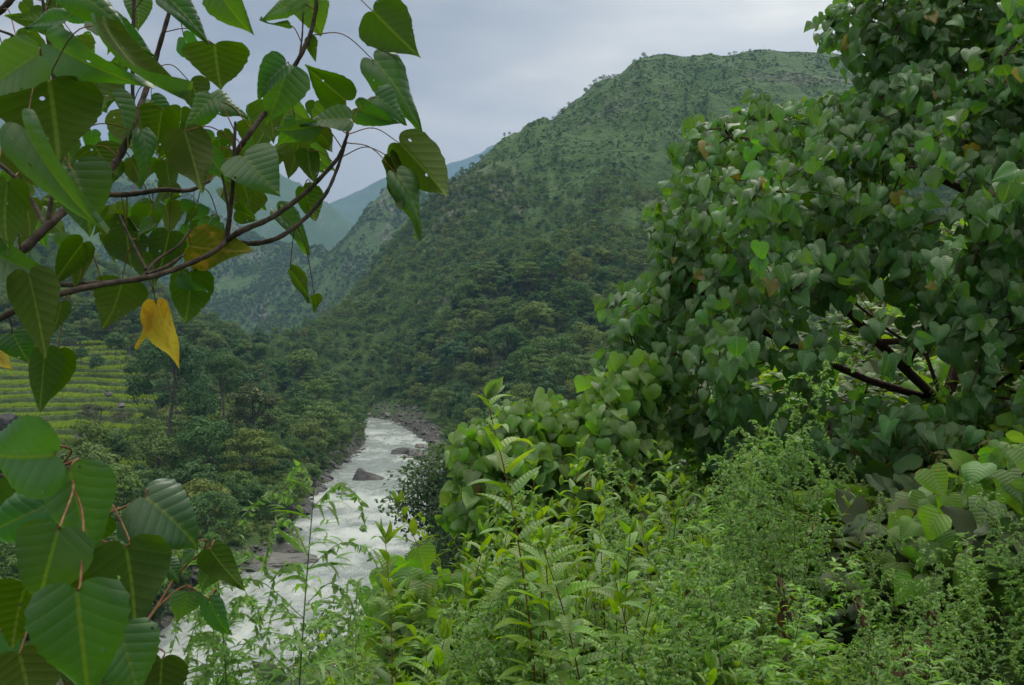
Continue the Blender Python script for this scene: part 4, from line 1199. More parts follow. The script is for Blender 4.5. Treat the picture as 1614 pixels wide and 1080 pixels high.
# --- large-leaved shoots at the lower right corner
br_poly = [(1400, 830), (1450, 780), (1540, 720), (1614, 690), (1720, 690), (1720, 1160), (1540, 1160), (1500, 1060), (1430, 960), (1390, 890)]
tgb = crown_targets(br_poly, 95, 4.7, .55, g, [], spacing=.15, edge=110, inset=8)
sd = [W3([(1600, 1250, 4.8), (1590, 1050, 4.8), (1560, 900, 4.8), (1540, 790, 4.8)]), W3([(1590, 1050, 4.8), (1500, 940, 4.7), (1450, 860, 4.7)])]
sprout_tree('large_leaved_sapling', 'sapling with broad pale green leaves in the lower right corner', sd, tgb, P(1600, 950, 6), g, HT2,
            [M['leaf_light'], M['twig_red']], bark='bark', r_tip=.003, r_max=.015, per=(4, 6), size=(.11, .17), look=.45)
# --- broad leaves low over the river, behind the weeds
lw_poly = [(575, 930), (610, 905), (660, 895), (740, 890), (790, 960), (780, 1060), (600, 1090), (560, 1000)]
tgl = crown_targets(lw_poly, 34, 4.3, .3, g, [], spacing=.12, edge=90, inset=6)
sd = [W3([(700, 1300, 4.4), (690, 1100, 4.3), (660, 960, 4.3), (640, 880, 4.3)])]
sprout_tree('heart_leaved_shoot', 'low shoot with broad glossy heart leaves behind the weeds near the river view', sd, tgl, P(680, 1000, 5.5), g, HT2,
            [M['leaf_light'], M['twig_green']], bark='bark', r_tip=.003, r_max=.01, per=(4, 6), size=(.11, .15), look=.5, cat='shrub')

# ------------------------------------------------------------------ near branch with big leaves, upper left
gl = np.random.default_rng(33)
HB = heart_templates(14, 13, 17, gl, .45, .38, .045)
CAM = np.array([0, 0, EYE])
def hero_leaf(acc, bx, by, tx, ty, hw, D, roll=0.0, under=False, dd=0.0, mat=0, g=gl, ltmpl=None):
    """one blade from its stalk point to its tip; roll turns it about its axis, under shows the lower side"""
    B = P(bx, by, D); T = P(tx, ty, D + dd)
    a = T - B; L_ = np.linalg.norm(a); a = a / L_
    v = CAM - B; n_ = v - (v @ a) * a; n_ = n_ / np.linalg.norm(n_)
    th = R(roll); s_ = np.cross(a, n_); n_ = n_ * math.cos(th) + s_ * math.sin(th)
    W_ = hw / F * D / max(.25, math.cos(th)) * 2.0
    if under: n_ = -n_
    lay(acc, ltmpl or HB, B, a, n_, L_ * 1.06, g.random(), mat, g, wid=W_ / (L_ * 1.06))
    return B
leaves = [  # base x,y  tip x,y  half-width  depth  roll  under  ddepth  material(0 green 1 olive 2 yellow)
    (78, 130, 98, 262, 84, 2.15, 15, 1, .02, 0), (140, 103, 165, 205, 50, 2.35, 10, 1, 0, 0), (58, 88, -55, 150, 38, 2.0, 20, 0, .0, 0),
    (82, 70, 212, 148, 32, 2.2, -25, 0, -.03, 0), (165, 38, 256, 205, 22, 2.05, 55, 1, 0, 0), (150, 30, 238, 80, 26, 2.3, 20, 0, 0, 0),
    (262, -6, 330, 58, 24, 2.4, -20, 0, 0, 0), (345, -15, 386, 57, 30, 2.4, 20, 0, 0, 0), (338, 70, 346, 146, 52, 2.6, 5, 1, 0, 0),
    (333, 157, 285, 203, 22, 2.45, 25, 0, -.04, 0), (333, 158, 393, 168, 17, 2.5, 45, 0, 0, 0), (40, 203, 122, 362, 38, 1.95, 30, 0, -.05, 0),
    (114, 268, 160, 362, 50, 2.1, 15, 0, 0, 0), (12, 288, -5, 398, 42, 2.0, 10, 1, 0, 0), (176, 153, 224, 216, 15, 2.3, 50, 0, 0, 0), (223, 210, 254, 292, 17, 2.3, 45, 0, 0, 0),
    (105, -22, 200, 32, 34, 2.2, 20, 0, 0, 0), (92, 34, 18, 36, 22, 2.4, 20, 1, 0, 0), (84, -28, 97, 46, 18, 2.3, 20, 1, 0, 0), (106, 31, 34, 37, 13, 2.25, 45, 0, 0, 0),
    (25, 57, 86, 132, 30, 2.5, 10, 1, 0, 0), (256, 172, 242, 242, 32, 2.5, 10, 1, 0, 0), (291, 207, 326, 318, 38, 2.35, 5, 1, 0, 0), (384, 246, 432, 302, 46, 2.45, 15, 0, -.03, 0),
    (327, 241, 358, 286, 20, 2.5, 25, 0, 0, 0), (369, 248, 398, 328, 32, 2.65, 15, 1, 0, 0), (373, 332, 414, 346, 18, 2.6, 20, 1, 0, 0), (300, 388, 406, 408, 38, 2.5, 5, 1, 0, 1),
    (310, 322, 300, 350, 24, 2.7, 10, 0, 0, 0), (346, 350, 308, 374, 16, 2.7, 25, 0, 0, 0), (262, 256, 271, 310, 19, 2.6, 10, 1, 0, 0), (206, 250, 233, 302, 21, 2.6, 15, 1, 0, 0),
    (131, 383, 79, 450, 25, 2.2, 10, 1, 0, 0), (131, 392, 130, 460, 19, 2.3, 20, 1, 0, 0), (45, 432, 76, 562, 40, 1.95, 10, 1, 0, 0), (96, 478, 86, 540, 19, 2.2, 20, 1, 0, 0),
    (-12, 398, 64, 442, 32, 2.0, 20, 0, -.03, 0), (20, 526, 43, 572, 31, 2.1, 10, 0, 0, 0), (-22, 545, 27, 594, 22, 2.1, 10, 1, 0, 2), (70, 553, 65, 648, 25, 2.2, 15, 1, 0, 0),
    (90, 556, 86, 645, 17, 2.25, 30, 1, 0, 0), (192, 444, 176, 522, 41, 2.4, 10, 1, 0, 0), (300, 430, 299, 517, 34, 2.5, 10, 1, 0, 0), (283, 436, 320, 466, 11, 2.48, 30, 0, 0, 0),
    (247, 480, 274, 592, 25, 2.35, 20, 1, 0, 2), (245, 480, 230, 552, 16, 2.36, 35, 1, 0, 2), (200, 370, 206, 428, 34, 2.5, 10, 1, 0, 0), (200, 345, 194, 418, 34, 2.6, 5, 1, 0, 0),
    (224, 402, 242, 462, 18, 2.45, 20, 1, 0, 0), (266, 368, 249, 444, 29, 2.6, 10, 1, 0, 0), (242, 352, 198, 374, 9, 2.5, 45, 0, 0, 0),
    (485, -14, 500, 54, 34, 2.6, 10, 0, 0, 0), (456, 8, 404, 24, 15, 2.6, 25, 0, 0, 0), (455, 38, 410, 41, 6, 2.6, 60, 0, 0, 0), (588, 18, 662, 94, 45, 2.75, 5, 1, 0, 0),
    (590, 96, 676, 186, 31, 2.75, 25, 0, -.04, 0), (545, 158, 484, 110, 30, 2.65, 15, 1, 0, 0), (592, 152, 647, 186, 25, 2.7, 25, 0, 0, 0), (564, 170, 624, 204, 22, 2.68, 25, 0, 0, 0),
    (452, 108, 427, 194, 36, 2.55, 20, 0, 0, 0), (450, 104, 396, 142, 20, 2.5, 35, 0, -.03, 0), (487, 60, 500, 99, 11, 2.6, 15, 1, 0, 0), (550, 188, 474, 184, 19, 2.55, 30, 0, -.04, 0),
    (497, 197, 430, 217, 16, 2.55, 30, 0, 0, 0), (486, 238, 487, 300, 19, 2.6, 20, 1, 0, 0), (500, 206, 538, 245, 16, 2.65, 15, 1, 0, 0), (630, 226, 722, 320, 40, 2.7, 5, 1, 0, 0),
    (626, 276, 692, 358, 22, 2.68, 40, 0, -.03, 0), (615, 248, 664, 338, 16, 2.72, 30, 1, 0, 0), (478, 296, 502, 356, 21, 2.7, 15, 1, 0, 0), (438, 333, 505, 386, 17, 2.65, 35, 0, 0, 0),
    (457, 426, 496, 474, 11, 2.7, 40, 1, 0, 0), (496, 466, 503, 494, 9, 2.7, 30, 1, 0, 0), (420, 160, 442, 235, 30, 2.8, 10, 1, 0, 0), (470, 225, 458, 290, 22, 2.8, 15, 1, 0, 0),
    (395, 300, 380, 350, 26, 2.9, 15, 1, 0, 0), (150, 230, 175, 285, 36, 2.5, 10, 1, 0, 0), (205, 180, 200, 250, 34, 2.7, 10, 1, 0, 0), (175, 250, 160, 300, 26, 2.6, 10, 1, 0, 0),
    (20, 230, 60, 300, 34, 2.5, 10, 1, 0, 0), (40, 320, 60, 390, 26, 2.5, 20, 1, 0, 0), (15, 120, 40, 190, 34, 2.7, 10, 1, 0, 0), (120, 60, 130, 120, 30, 2.8, 10, 1, 0, 0),
    (215, 0, 222, 45, 22, 2.7, 15, 0, 0, 0), (290, 60, 318, 110, 16, 2.8, 40, 0, 0, 0), (300, 130, 330, 185, 24, 2.75, 20, 1, 0, 0), (240, 320, 225, 372, 22, 2.75, 15, 0, 0, 0)]
pbr = [  # wooden branches: (points px,py,D), start radius px, end radius px
    ([(-60, 530, 1.95), (-20, 512, 2.0), (40, 482, 2.05), (100, 462, 2.1), (170, 447, 2.2), (240, 436, 2.3), (300, 415, 2.4), (340, 395, 2.45), (357, 378, 2.5)], 5, 4.5),
    ([(357, 378, 2.5), (385, 362, 2.5), (430, 342, 2.55), (480, 305, 2.6), (515, 270, 2.6), (535, 245, 2.6), (548, 212, 2.6)], 5, 2.6),
    ([(357, 380, 2.5), (400, 384, 2.55), (440, 374, 2.55), (480, 345, 2.6), (512, 308, 2.6), (530, 270, 2.62), (545, 225, 2.62)], 4.5, 2.4),
    ([(357, 378, 2.5), (362, 340, 2.5), (367, 290, 2.48), (369, 240, 2.45), (371, 192, 2.45)], 4.6, 2.2), ([(363, 350, 2.5), (358, 318, 2.5), (350, 275, 2.5)], 3, 1.6),
    ([(60, 447, 2.3), (110, 449, 2.3), (172, 446, 2.25)], 4.5, 4.5),
    ([(-60, 460, 2.1), (-10, 425, 2.15), (40, 390, 2.2), (75, 356, 2.25), (120, 315, 2.35), (165, 275, 2.45), (190, 245, 2.5), (205, 210, 2.5), (220, 170, 2.55), (236, 125, 2.6), (252, 70, 2.6), (268, 15, 2.6), (277, -25, 2.6)], 8, 3.5),
    ([(72, 358, 2.25), (55, 325, 2.3), (28, 285, 2.3), (-10, 250, 2.3)], 4, 3), ([(140, 300, 2.4), (165, 306, 2.45), (195, 307, 2.5), (225, 304, 2.5), (258, 299, 2.5), (300, 300, 2.55), (330, 285, 2.6)], 5, 3), ([(190, 240, 2.5), (208, 190, 2.5), (209, 130, 2.5), (211, 0, 2.5), (211, -30, 2.5)], 4, 2.6),
    ([(75, 356, 2.25), (88, 250, 2.3), (85, 125, 2.3), (75, 60, 2.3), (66, -10, 2.3)], 4, 2.6), ([(226, 437, 2.3), (245, 412, 2.35), (280, 388, 2.4), (300, 362, 2.45)], 3, 1.6), ([(230, 425, 2.3), (210, 385, 2.35), (188, 340, 2.4)], 2.5, 1.6),
    ([(232, 432, 2.3), (262, 420, 2.35), (290, 402, 2.4)], 3, 2.6), ([(369, 245, 2.5), (390, 215, 2.5), (412, 185, 2.55), (440, 148, 2.6), (462, 108, 2.6), (482, 72, 2.6), (493, 40, 2.6), (499, 5, 2.6), (502, -30, 2.6)], 4.5, 3),
    ([(470, 100, 2.6), (476, 60, 2.6), (478, 15, 2.6)], 1.6, 1.2), ([(-20, 30, 2.6), (0, 18, 2.6), (22, -5, 2.6)], 6, 5), ([(-10, 45, 2.3), (30, 62, 2.3), (60, 100, 2.3), (70, 135, 2.2)], 2.2, 1.6)]
ba = Acc(); allp = []
for pts, r0_, r1_ in pbr:
    w3 = spline(W3(pts), 6); D_ = w3[:, 1].mean()
    rr = np.linspace(r0_, r1_, len(w3)) / F * D_ * (1 + .10 * np.sin(np.arange(len(w3)) * 2.1))
    tube(ba, w3, rr, 8); allp.append(w3)
allp = np.vstack(allp)
fa = Acc(); ya = Acc()
def petiole(acc, B, nodes, r_=.0013, mat=1, g=gl, arc=.18):
    d = np.linalg.norm(nodes - B, axis=1); c_ = np.where((d > .05) & (d < .4))[0]
    j = c_[np.argmin(d[c_] + g.uniform(0, .06, len(c_)))] if len(c_) else int(d.argmin())
    A_ = nodes[j]; m_ = (A_ + B) / 2 + np.array([0, 0, arc * np.linalg.norm(A_ - B)])
    tube(acc, spline([A_, m_, B], 5), np.linspace(r_ * 1.3, r_, 11), 5, 0, mat)
for (bx, by, tx_, ty_, hw, D, roll, un, dd, mt) in leaves:
    acc = ya if mt == 2 else fa
    B = hero_leaf(acc, bx, by, tx_, ty_, hw, D, roll * gl.choice([-1, 1]), bool(un), dd, {0: 0, 1: 2, 2: 0}[mt])
    petiole(acc, B, allp)
nod = np.array([P(q[0], q[1], q[2]) for q in [(560, 212, 2.6), (200, 215, 2.5), (371, 192, 2.45), (545, 205, 2.6)]])
# smaller leaves crowding the twigs behind
for k in range(96):
    c_ = [(250, 335, 90, 40), (210, 215, 110, 60), (440, 200, 60, 40), (110, 60, 90, 60), (40, 330, 60, 60), (330, 250, 70, 60)][k % 6]
    bx = c_[0] + gl.uniform(-1, 1) * c_[2]; by = c_[1] + gl.uniform(-1, 1) * c_[3]; L_ = gl.uniform(30, 62)
    an = gl.normal(1.4, .8); D = gl.uniform(2.6, 3.3)
    B = hero_leaf(fa, bx, by, bx + L_ * math.cos(an), by + L_ * abs(math.sin(an)), L_ * gl.uniform(.22, .48), D, gl.uniform(-45, 45), gl.random() < .55)
    if np.linalg.norm(allp - B, axis=1).min() < .12: petiole(fa, B, allp, .0009)
root = empty('leafy_branch', tuple(P(-60, 530, 1.95)))
PAR_WORLD[0] = True
link('branches', ba.mesh('branches', M['bark']), root)
link('foliage', fa.mesh('foliage', [M['leaf_near'], M['twig_red'], M['leaf_olive']]), root)
q = link('yellow_leaves', ya.mesh('yellow_leaves', [M['leaf_yellow'], M['twig_red']]), root); q['label'] = 'ragged yellow leaves hanging from the near branch'
PAR_WORLD[0] = False
tag(root, 'near branch with big heart-shaped leaves reaching in from the upper left', 'branch')

# ------------------------------------------------------------------ near sapling, lower left
low = [(87, 717, -75, 735, 66, 1.50, 10, 0, 0, 0), (110, 742, 142, 880, 52, 1.62, 25, 0, 0, 0), (229, 784, 328, 856, 62, 1.75, 20, 0, 0, 0), (92, 836, 50, 975, 62, 1.42, 12, 0, 0, 0), (121, 931, 142, 1120, 76, 1.36, 12, 0, 0, 0),
       (198, 862, 226, 1000, 62, 1.62, 10, 1, 0, 0), (188, 998, 232, 1110, 55, 1.55, 15, 0, 0, 0), (40, 925, 12, 1010, 48, 1.6, 10, 1, 0, 0), (30, 1030, 60, 1130, 62, 1.5, 10, 1, 0, 0), (72, 798, -45, 850, 44, 1.65, 20, 0, 0, 0),
       (342, 890, 296, 937, 19, 2.0, 25, 0, 0, 0), (306, 866, 274, 893, 9, 2.0, 40, 0, 0, 0), (332, 867, 380, 934, 26, 2.0, 10, 1, 0, 0), (330, 947, 358, 1020, 18, 2.0, 20, 0, 0, 0), (296, 935, 285, 985, 26, 2.0, 20, 0, 0, 0), (262, 884, 286, 918, 15, 1.95, 30, 0, 0, 0),
       (-5, 760, -60, 900, 50, 1.8, 10, 1, 0, 0), (150, 900, 120, 960, 38, 1.85, 10, 1, 0, 0), (120, 1010, 180, 1120, 50, 1.8, 10, 1, 0, 0), (0, 1000, -40, 1110, 45, 1.7, 15, 0, 0, 0), (255, 1040, 250, 1130, 40, 1.9, 20, 1, 0, 0), (160, 815, 120, 870, 30, 1.9, 20, 1, 0, 0)]
sb = [([(120, 1500, 1.9), (115, 1250, 1.8), (105, 1080, 1.75), (100, 950, 1.72), (112, 850, 1.7), (128, 790, 1.7), (110, 745, 1.65)], 5, 3), ([(105, 1080, 1.75), (60, 950, 1.7), (30, 880, 1.7), (60, 800, 1.65), (95, 735, 1.55)], 4, 3),
      ([(112, 850, 1.7), (150, 850, 1.7), (200, 868, 1.68)], 3, 2), ([(110, 1090, 1.75), (190, 1030, 1.85), (245, 960, 1.95), (280, 905, 2.0), (320, 868, 2.0)], 3, 1.6), ([(245, 960, 1.95), (290, 925, 2.0), (330, 945, 2.0)], 2, 1.3), ([(140, 845, 1.7), (160, 815, 1.72), (195, 800, 1.74), (222, 786, 1.75)], 2.4, 2)]
ba = Acc(); fa = Acc(); allp = []
for pts, r0_, r1_ in sb:
    w3 = spline(W3([(a_, b_, c_ + .13) for a_, b_, c_ in pts]), 6); D_ = w3[:, 1].mean(); tube(ba, w3, np.linspace(r0_, r1_, len(w3)) / F * D_, 8); allp.append(w3)
allp = np.vstack(allp)
HB2 = heart_templates(8, 15, 21, gl, .35, .3, .06)
for (bx, by, tx_, ty_, hw, D, roll, un, dd, mt) in low:
    B = hero_leaf(fa, bx, by, tx_, ty_, hw, D, roll * gl.choice([-1, 1]), bool(un), dd, {0: 0, 1: 2}[mt], gl, HB2)
    d_ = np.linalg.norm(allp - B, axis=1); A_ = allp[int(d_.argmin())]
    tube(fa, spline([A_, (A_ + B) / 2 + np.array([0, .05, .01]), B + np.array([0, .012, .012]), B], 5), np.linspace(.002, .0015, 16), 6, 0, 1)
root = empty('near_sapling', tuple(P(120, 1500, 1.9)))
PAR_WORLD[0] = True
link('stems', ba.mesh('stems', M['twig_red']), root)
link('foliage', fa.mesh('foliage', [M['leaf_near'], M['twig_red'], M['leaf_olive']]), root)
PAR_WORLD[0] = False
tag(root, 'nearest sapling with very large veined leaves in the lower left corner', 'sapling')

# ------------------------------------------------------------------ trees below the camera
def small_crown(name, label, poly, n, D, T, seeds, mats, size, per, g, spacing, leafn=(3, 4), bark='bark', wid=.8, cat='tree', edge=80, r_tip=.004, r_max=.12, sp=.3):
    tg = crown_targets(poly, n, D, T, g, [], spacing=spacing, edge=edge, inset=3, front=.55)
    ba = Acc(); fa = Acc()
    dirs = wood(ba, seeds, tg, g, r_tip=r_tip, r_max=r_max)
    k = g.integers(per[0], per[1] + 1, len(tg)); idx = np.repeat(np.arange(len(tg)), k); n_ = len(idx)
    tm_ = lance_templates(4, 3, leafn[1], g, wid * .5, .5)
    off = g.normal(0, sp, (n_, 3)) * np.array([1, 1, .45]) * spacing * 2.2
    out_ = unit(off + np.array([0, 0, .15]) * spacing + (CAM - tg[idx]) * .002)
    lay(fa, tm_, tg[idx] + off, unit(out_ + g.normal(0, .5, (n_, 3)) + [0, 0, -.25]), np.array([0, -.35, 1.0]) + g.normal(0, .45, (n_, 3)), g.uniform(size[0], size[1], n_), np.clip(g.random(len(tg))[idx] * .5 + g.random(n_) * .5, 0, 1), 0, g)
    root = empty(name, tuple(seeds[0][0]))
    PAR_WORLD[0] = True
    link('branches', ba.mesh('branches', M[bark]), root); link('crown', fa.mesh('crown', mats), root)
    PAR_WORLD[0] = False
    tag(root, label, cat); return root
gs = np.random.default_rng(44)
small_crown('round_leaved_tree', 'bright green small-leaved tree below the camera in front of the river', [(430, 1060), (455, 1010), (490, 975), (530, 952), (570, 948), (610, 935), (660, 960), (700, 1040), (690, 1200), (430, 1200)],
            200, 19, 1.4, [W3([(560, 1500, 19), (550, 1250, 19), (530, 1080, 19)])], [M['leaf_bush']], (.09, .14), (16, 26), gs, .24, wid=.85, cat='tree', sp=.42)
small_crown('overhanging_tree', 'dark fine-leaved tree leaning over the river from the right bank', [(615, 795), (626, 765), (645, 730), (675, 706), (720, 698), (790, 710), (880, 760), (900, 900), (800, 960), (700, 925), (680, 880), (690, 850), (660, 835), (640, 845), (655, 815), (625, 815)],
            420, 112, 7.0, [W3([(760, 1000, 114), (750, 920, 113), (735, 850, 112), (710, 790, 112)]), W3([(735, 850, 112), (680, 800, 112), (640, 790, 111)])], [M['leaf_dark']], (.38, .62), (22, 34), gs, .95, wid=.75, r_tip=.02, r_max=.4, sp=.45)

# undergrowth on the near slope
UG = []
for i in range(5):
    g2 = np.random.default_rng(600 + i); a_ = Acc(); n_ = 150
    tm_ = lance_templates(4, 3, 5, g2, .16, .7) if i % 2 else heart_templates(4, 5, 5, g2, .6, .3, .04)
    b_ = np.stack([g2.normal(0, .3, n_), g2.normal(0, .3, n_), g2.uniform(.05, .75, n_)], -1)
    lay(a_, tm_, b_, unit(b_ * [1, 1, .3] + g2.normal(0, .3, (n_, 3)) + [0, 0, .1]), np.array([0, 0, 1.0]) + g2.normal(0, .5, (n_, 3)), g2.uniform(.12, .24, n_), g2.random(n_), 0, g2)
    for q_ in range(8):
        tube(a_, [[g2.normal(0, .1), g2.normal(0, .1), 0], [g2.normal(0, .3), g2.normal(0, .3), .7]], [.006, .003], 3, 0, 1)
    UG.append(a_.mesh('undergrowth_tuft', [[M['leaf_under'], M['leaf_brown'], M['leaf_dark'], M['leaf_under'], M['leaf_lance']][i], M['twig_red']]))
rr = rng.uniform(0, 1, 24000) ** .75 * 75 + 5; aa = rng.uniform(-.45, .62, 24000)
x, y = rr * np.sin(aa), rr * np.cos(aa)
scatter('slope_undergrowth', UG, np.stack([x, y, height(x, y) - .05], -1), rng.uniform(.5, 1.2, len(x)) * np.clip(rr / 20, .7, 1.3), rng.uniform(0, 6.28, len(x)), 'mixed leafy undergrowth covering the near slope', 'undergrowth')

# ------------------------------------------------------------------ weeds and shrubs in front
def weed_lance(seed, h, leafL=.13, nst=3, lean=.12, mats=('leaf_lance', 'twig_red'), w_=.17, pitch=.07):
    """arching shrub shoots with pairs of long pointed leaves"""
    g = np.random.default_rng(seed); st = Acc(); lf = Acc(); tm_ = lance_templates(7, 5, 9, g, w_, .75)
    for s_ in range(nst):
        a_ = g.uniform(0, 6.28); d = np.array([math.cos(a_), math.sin(a_), 0]); hh = h * (1 if s_ == 0 else g.uniform(.6, .95))
        ln = lean * g.uniform(.3, 1.6)
        pts = spline([d * .04, d * (.04 + ln * hh * .25) + [0, 0, hh * .4], d * (.04 + ln * hh * .7) + [0, 0, hh * .75], d * (.04 + ln * hh * 1.2) + [0, 0, hh]], 7)
        tube(st, pts, np.linspace(.0045, .0015, len(pts)), 5)
        L_ = np.concatenate([[0], np.cumsum(np.linalg.norm(np.diff(pts, axis=0), axis=1))])
        t = np.arange(L_[-1] * .25, L_[-1], pitch)
        ph = g.uniform(0, 3)
        for j, tt in enumerate(t):
            c_ = np.array([np.interp(tt, L_, pts[:, k]) for k in range(3)])
            for sgn in (1, -1):
                an = ph + j * 1.57 + g.normal(0, .2); o_ = np.array([math.cos(an), math.sin(an), 0]) * sgn
                f_ = tt / L_[-1]; up = .35 + f_ ** 3 * 1.4
                lay(lf, tm_, c_, o_ + [0, 0, up], np.array([0, 0, 1.0]) - o_ * up * .8, leafL * g.uniform(.75, 1.15) * (1 - .45 * f_ ** 6), g.random(), 0, g)
        c_ = pts[-1]
        for q_ in range(4):
            lay(lf, tm_, c_, np.array([g.normal(0, .5), g.normal(0, .5), 1]), np.array([g.normal(0, 1), g.normal(0, 1), .2]), leafL * .5, g.random(), 0, g)
    return [('stems', st.mesh('stems', M[mats[1]])), ('foliage', lf.mesh('foliage', M[mats[0]]))]
def weed_mug(seed, h, spikes=True, leafL=.07, dens=1.0, mat='leaf_grey', nst=2, spk=1.0, lw=.115):
    """tall feathery weed: narrow divided leaves, nodding flower spikes"""
    g = np.random.default_rng(seed); st = Acc(); lf = Acc(); sp = Acc(); tm_ = lance_templates(6, 3, 6, g, lw, .6)
    for s_ in range(nst):
        a_ = g.uniform(0, 6.28); d = np.array([math.cos(a_), math.sin(a_), 0]); hh = h * (1 if s_ == 0 else g.uniform(.65, .95)); ln = g.uniform(.05, .22)
        pts = spline([d * .03, d * ln * hh * .3 + [0, 0, hh * .4], d * ln * hh * .7 + [0, 0, hh * .75], d * ln * hh * 1.3 + [0, 0, hh]], 7)
        tube(st, pts, np.linspace(.0035, .0012, len(pts)), 4)
        L_ = np.concatenate([[0], np.cumsum(np.linalg.norm(np.diff(pts, axis=0), axis=1))])
        for j, tt in enumerate(np.arange(L_[-1] * .15, L_[-1], .028 / dens)):
            c_ = np.array([np.interp(tt, L_, pts[:, k]) for k in range(3)]); f_ = tt / L_[-1]
            an = j * 2.4 + g.normal(0, .2); o_ = np.array([math.cos(an), math.sin(an), 0])
            LL = leafL * g.uniform(.8, 1.25) * (1.15 - .5 * f_)
            ax = unit(o_ + [0, 0, .45])
            for off, sc__, q_ in ((0, 1.0, 0), (.35, .62, .75), (.35, .62, -.75), (.62, .5, .6), (.62, .5, -.6), (.15, .45, .9), (.15, .45, -.9)):
                sd = np.cross(ax, [0, 0, 1.0]); dr_ = unit(ax + sd * q_ + g.normal(0, .12, 3))
                lay(lf, tm_, c_ + ax * LL * off, dr_, np.array([0, 0, 1.0]) + g.normal(0, .35, 3), LL * sc__, g.random(), 0, g, wid=1.2)
            if spikes and f_ > .5 and g.random() < .8:
                SL = g.uniform(.10, .20) * (1.35 - f_) * 1.6 * spk
                p_ = spline([c_, c_ + o_ * SL * .45 + [0, 0, SL * .38], c_ + o_ * SL * .85 + [0, 0, SL * .25], c_ + o_ * SL * 1.05 + [0, 0, -SL * .25]], 5)
                tube(sp, p_, .0011, 3)
                m_ = len(p_) * 3; tq = g.uniform(.15, 1, m_) * (len(p_) - 1); b_ = np.stack([np.interp(tq, np.arange(len(p_)), p_[:, k]) for k in range(3)], -1)
                lay(sp, tm_, b_, g.normal(0, .6, (m_, 3)) + [0, 0, -.5], g.normal(0, 1, (m_, 3)), g.uniform(.011, .021, m_) * spk, g.random(m_), 0, g, wid=3.2)
    r = [('stems', st.mesh('stems', M['twig_green'])), ('foliage', lf.mesh('foliage', M[mat]))]
    if spikes: r.append(('flower_spikes', sp.mesh('flower_spikes', M['leaf_grey'])))
    return r
def weed_dead(seed, h):
    g = np.random.default_rng(seed); st = Acc(); lf = Acc(); tm_ = lance_templates(6, 3, 6, g, .16, 1.2)
    pts = spline([[0, 0, 0], [.03, 0, h * .5], [-.05, .02, h]], 8); tube(st, pts, np.linspace(.004, .0015, len(pts)), 4)
    for j in range(46):
        c_ = pts[int(g.uniform(.3, 1) * (len(pts) - 1))]
        lay(lf, tm_, c_ + g.normal(0, .02, 3), np.array([g.normal(0, .35), g.normal(0, .35), -1.0]), g.normal(0, 1, 3), g.uniform(.05, .10), g.random(), 0, g)
    return [('stems', st.mesh('stems', M['bark_red'])), ('withered_leaves', lf.mesh('withered_leaves', M['leaf_dead']))]
KINDS_ = {
    'lance': [weed_lance(700 + i, h_, l_, n_, .14) for i, (h_, l_, n_) in enumerate([(1.3, .185, 3), (1.5, .17, 3), (1.1, .18, 4), (1.4, .15, 4)])],
    'mug': [weed_mug(720 + i, h_, True, .075, 1.0) for i, h_ in enumerate([1.3, 1.5, 1.1])],
    'bushy': [weed_mug(740 + i, h_, False, .115, 1.1, mt, 4) for i, (h_, mt) in enumerate([(1.1, 'leaf_pale'), (1.0, 'leaf_lance'), (1.2, 'leaf_pale')])],
    'herb': [weed_lance(760 + i, h_, .085, 5, .25, (mt, 'twig_green'), .17, .05) for i, (h_, mt) in enumerate([(.9, 'leaf_bush'), (1.0, 'leaf_pale'), (.8, 'leaf_lance')])],
    'dead': [weed_dead(780 + i, 1.1) for i in range(2)], 'tall': [weed_mug(790 + i, 1.3, True, .15, .95, 'leaf_pale', 1, 1.3, .062) for i in range(2)]}
INFO = {'tall': ('flowering_weed', 'tall weed', 'weed'), 'lance': ('pointed_leaf_shrub', 'red-stemmed shrub with long pointed leaves', 'shrub'), 'mug': ('flowering_weed', 'feathery weed with nodding spikes', 'weed'),
        'bushy': ('feathery_weed', 'bushy narrow-leaved weed', 'weed'), 'herb': ('leafy_herb', 'small-leaved leafy herb', 'herb'), 'dead': ('withered_weed', 'withered stalk with brown leaves', 'weed')}
def plant(kind, v, x_, y_, s_, rot, label=None, group=None, tilt=0, zz=None):
    nm, lb, cat = INFO[kind]
    r = empty(nm, (x_, y_, ground(x_, y_) - .03 if zz is None else zz)); r.scale = (s_, s_, s_); r.rotation_euler = (R(tilt) * math.sin(rot), R(tilt), rot)
    for n_, me in KINDS_[kind][v % len(KINDS_[kind])]:
        o = bpy.data.objects.new(n_, me); COL.objects.link(o); o.parent = r
    tag(r, label or lb, cat, group); return r
bnd = np.array([(250, 1150), (380, 1140), (430, 1120), (480, 1090), (560, 1010), (620, 935), (680, 860), (700, 800), (800, 745), (900, 720), (1000, 710), (1100, 690), (1200, 720), (1300, 800), (1400, 870), (1500, 960), (1614, 1000), (1750, 1010)], float)
gw = np.random.default_rng(55)
HB_ = {'lance': 1.3, 'mug': 1.3, 'bushy': 1.1, 'herb': .9, 'dead': 1.1, 'tall': 1.3}
cntw = 0
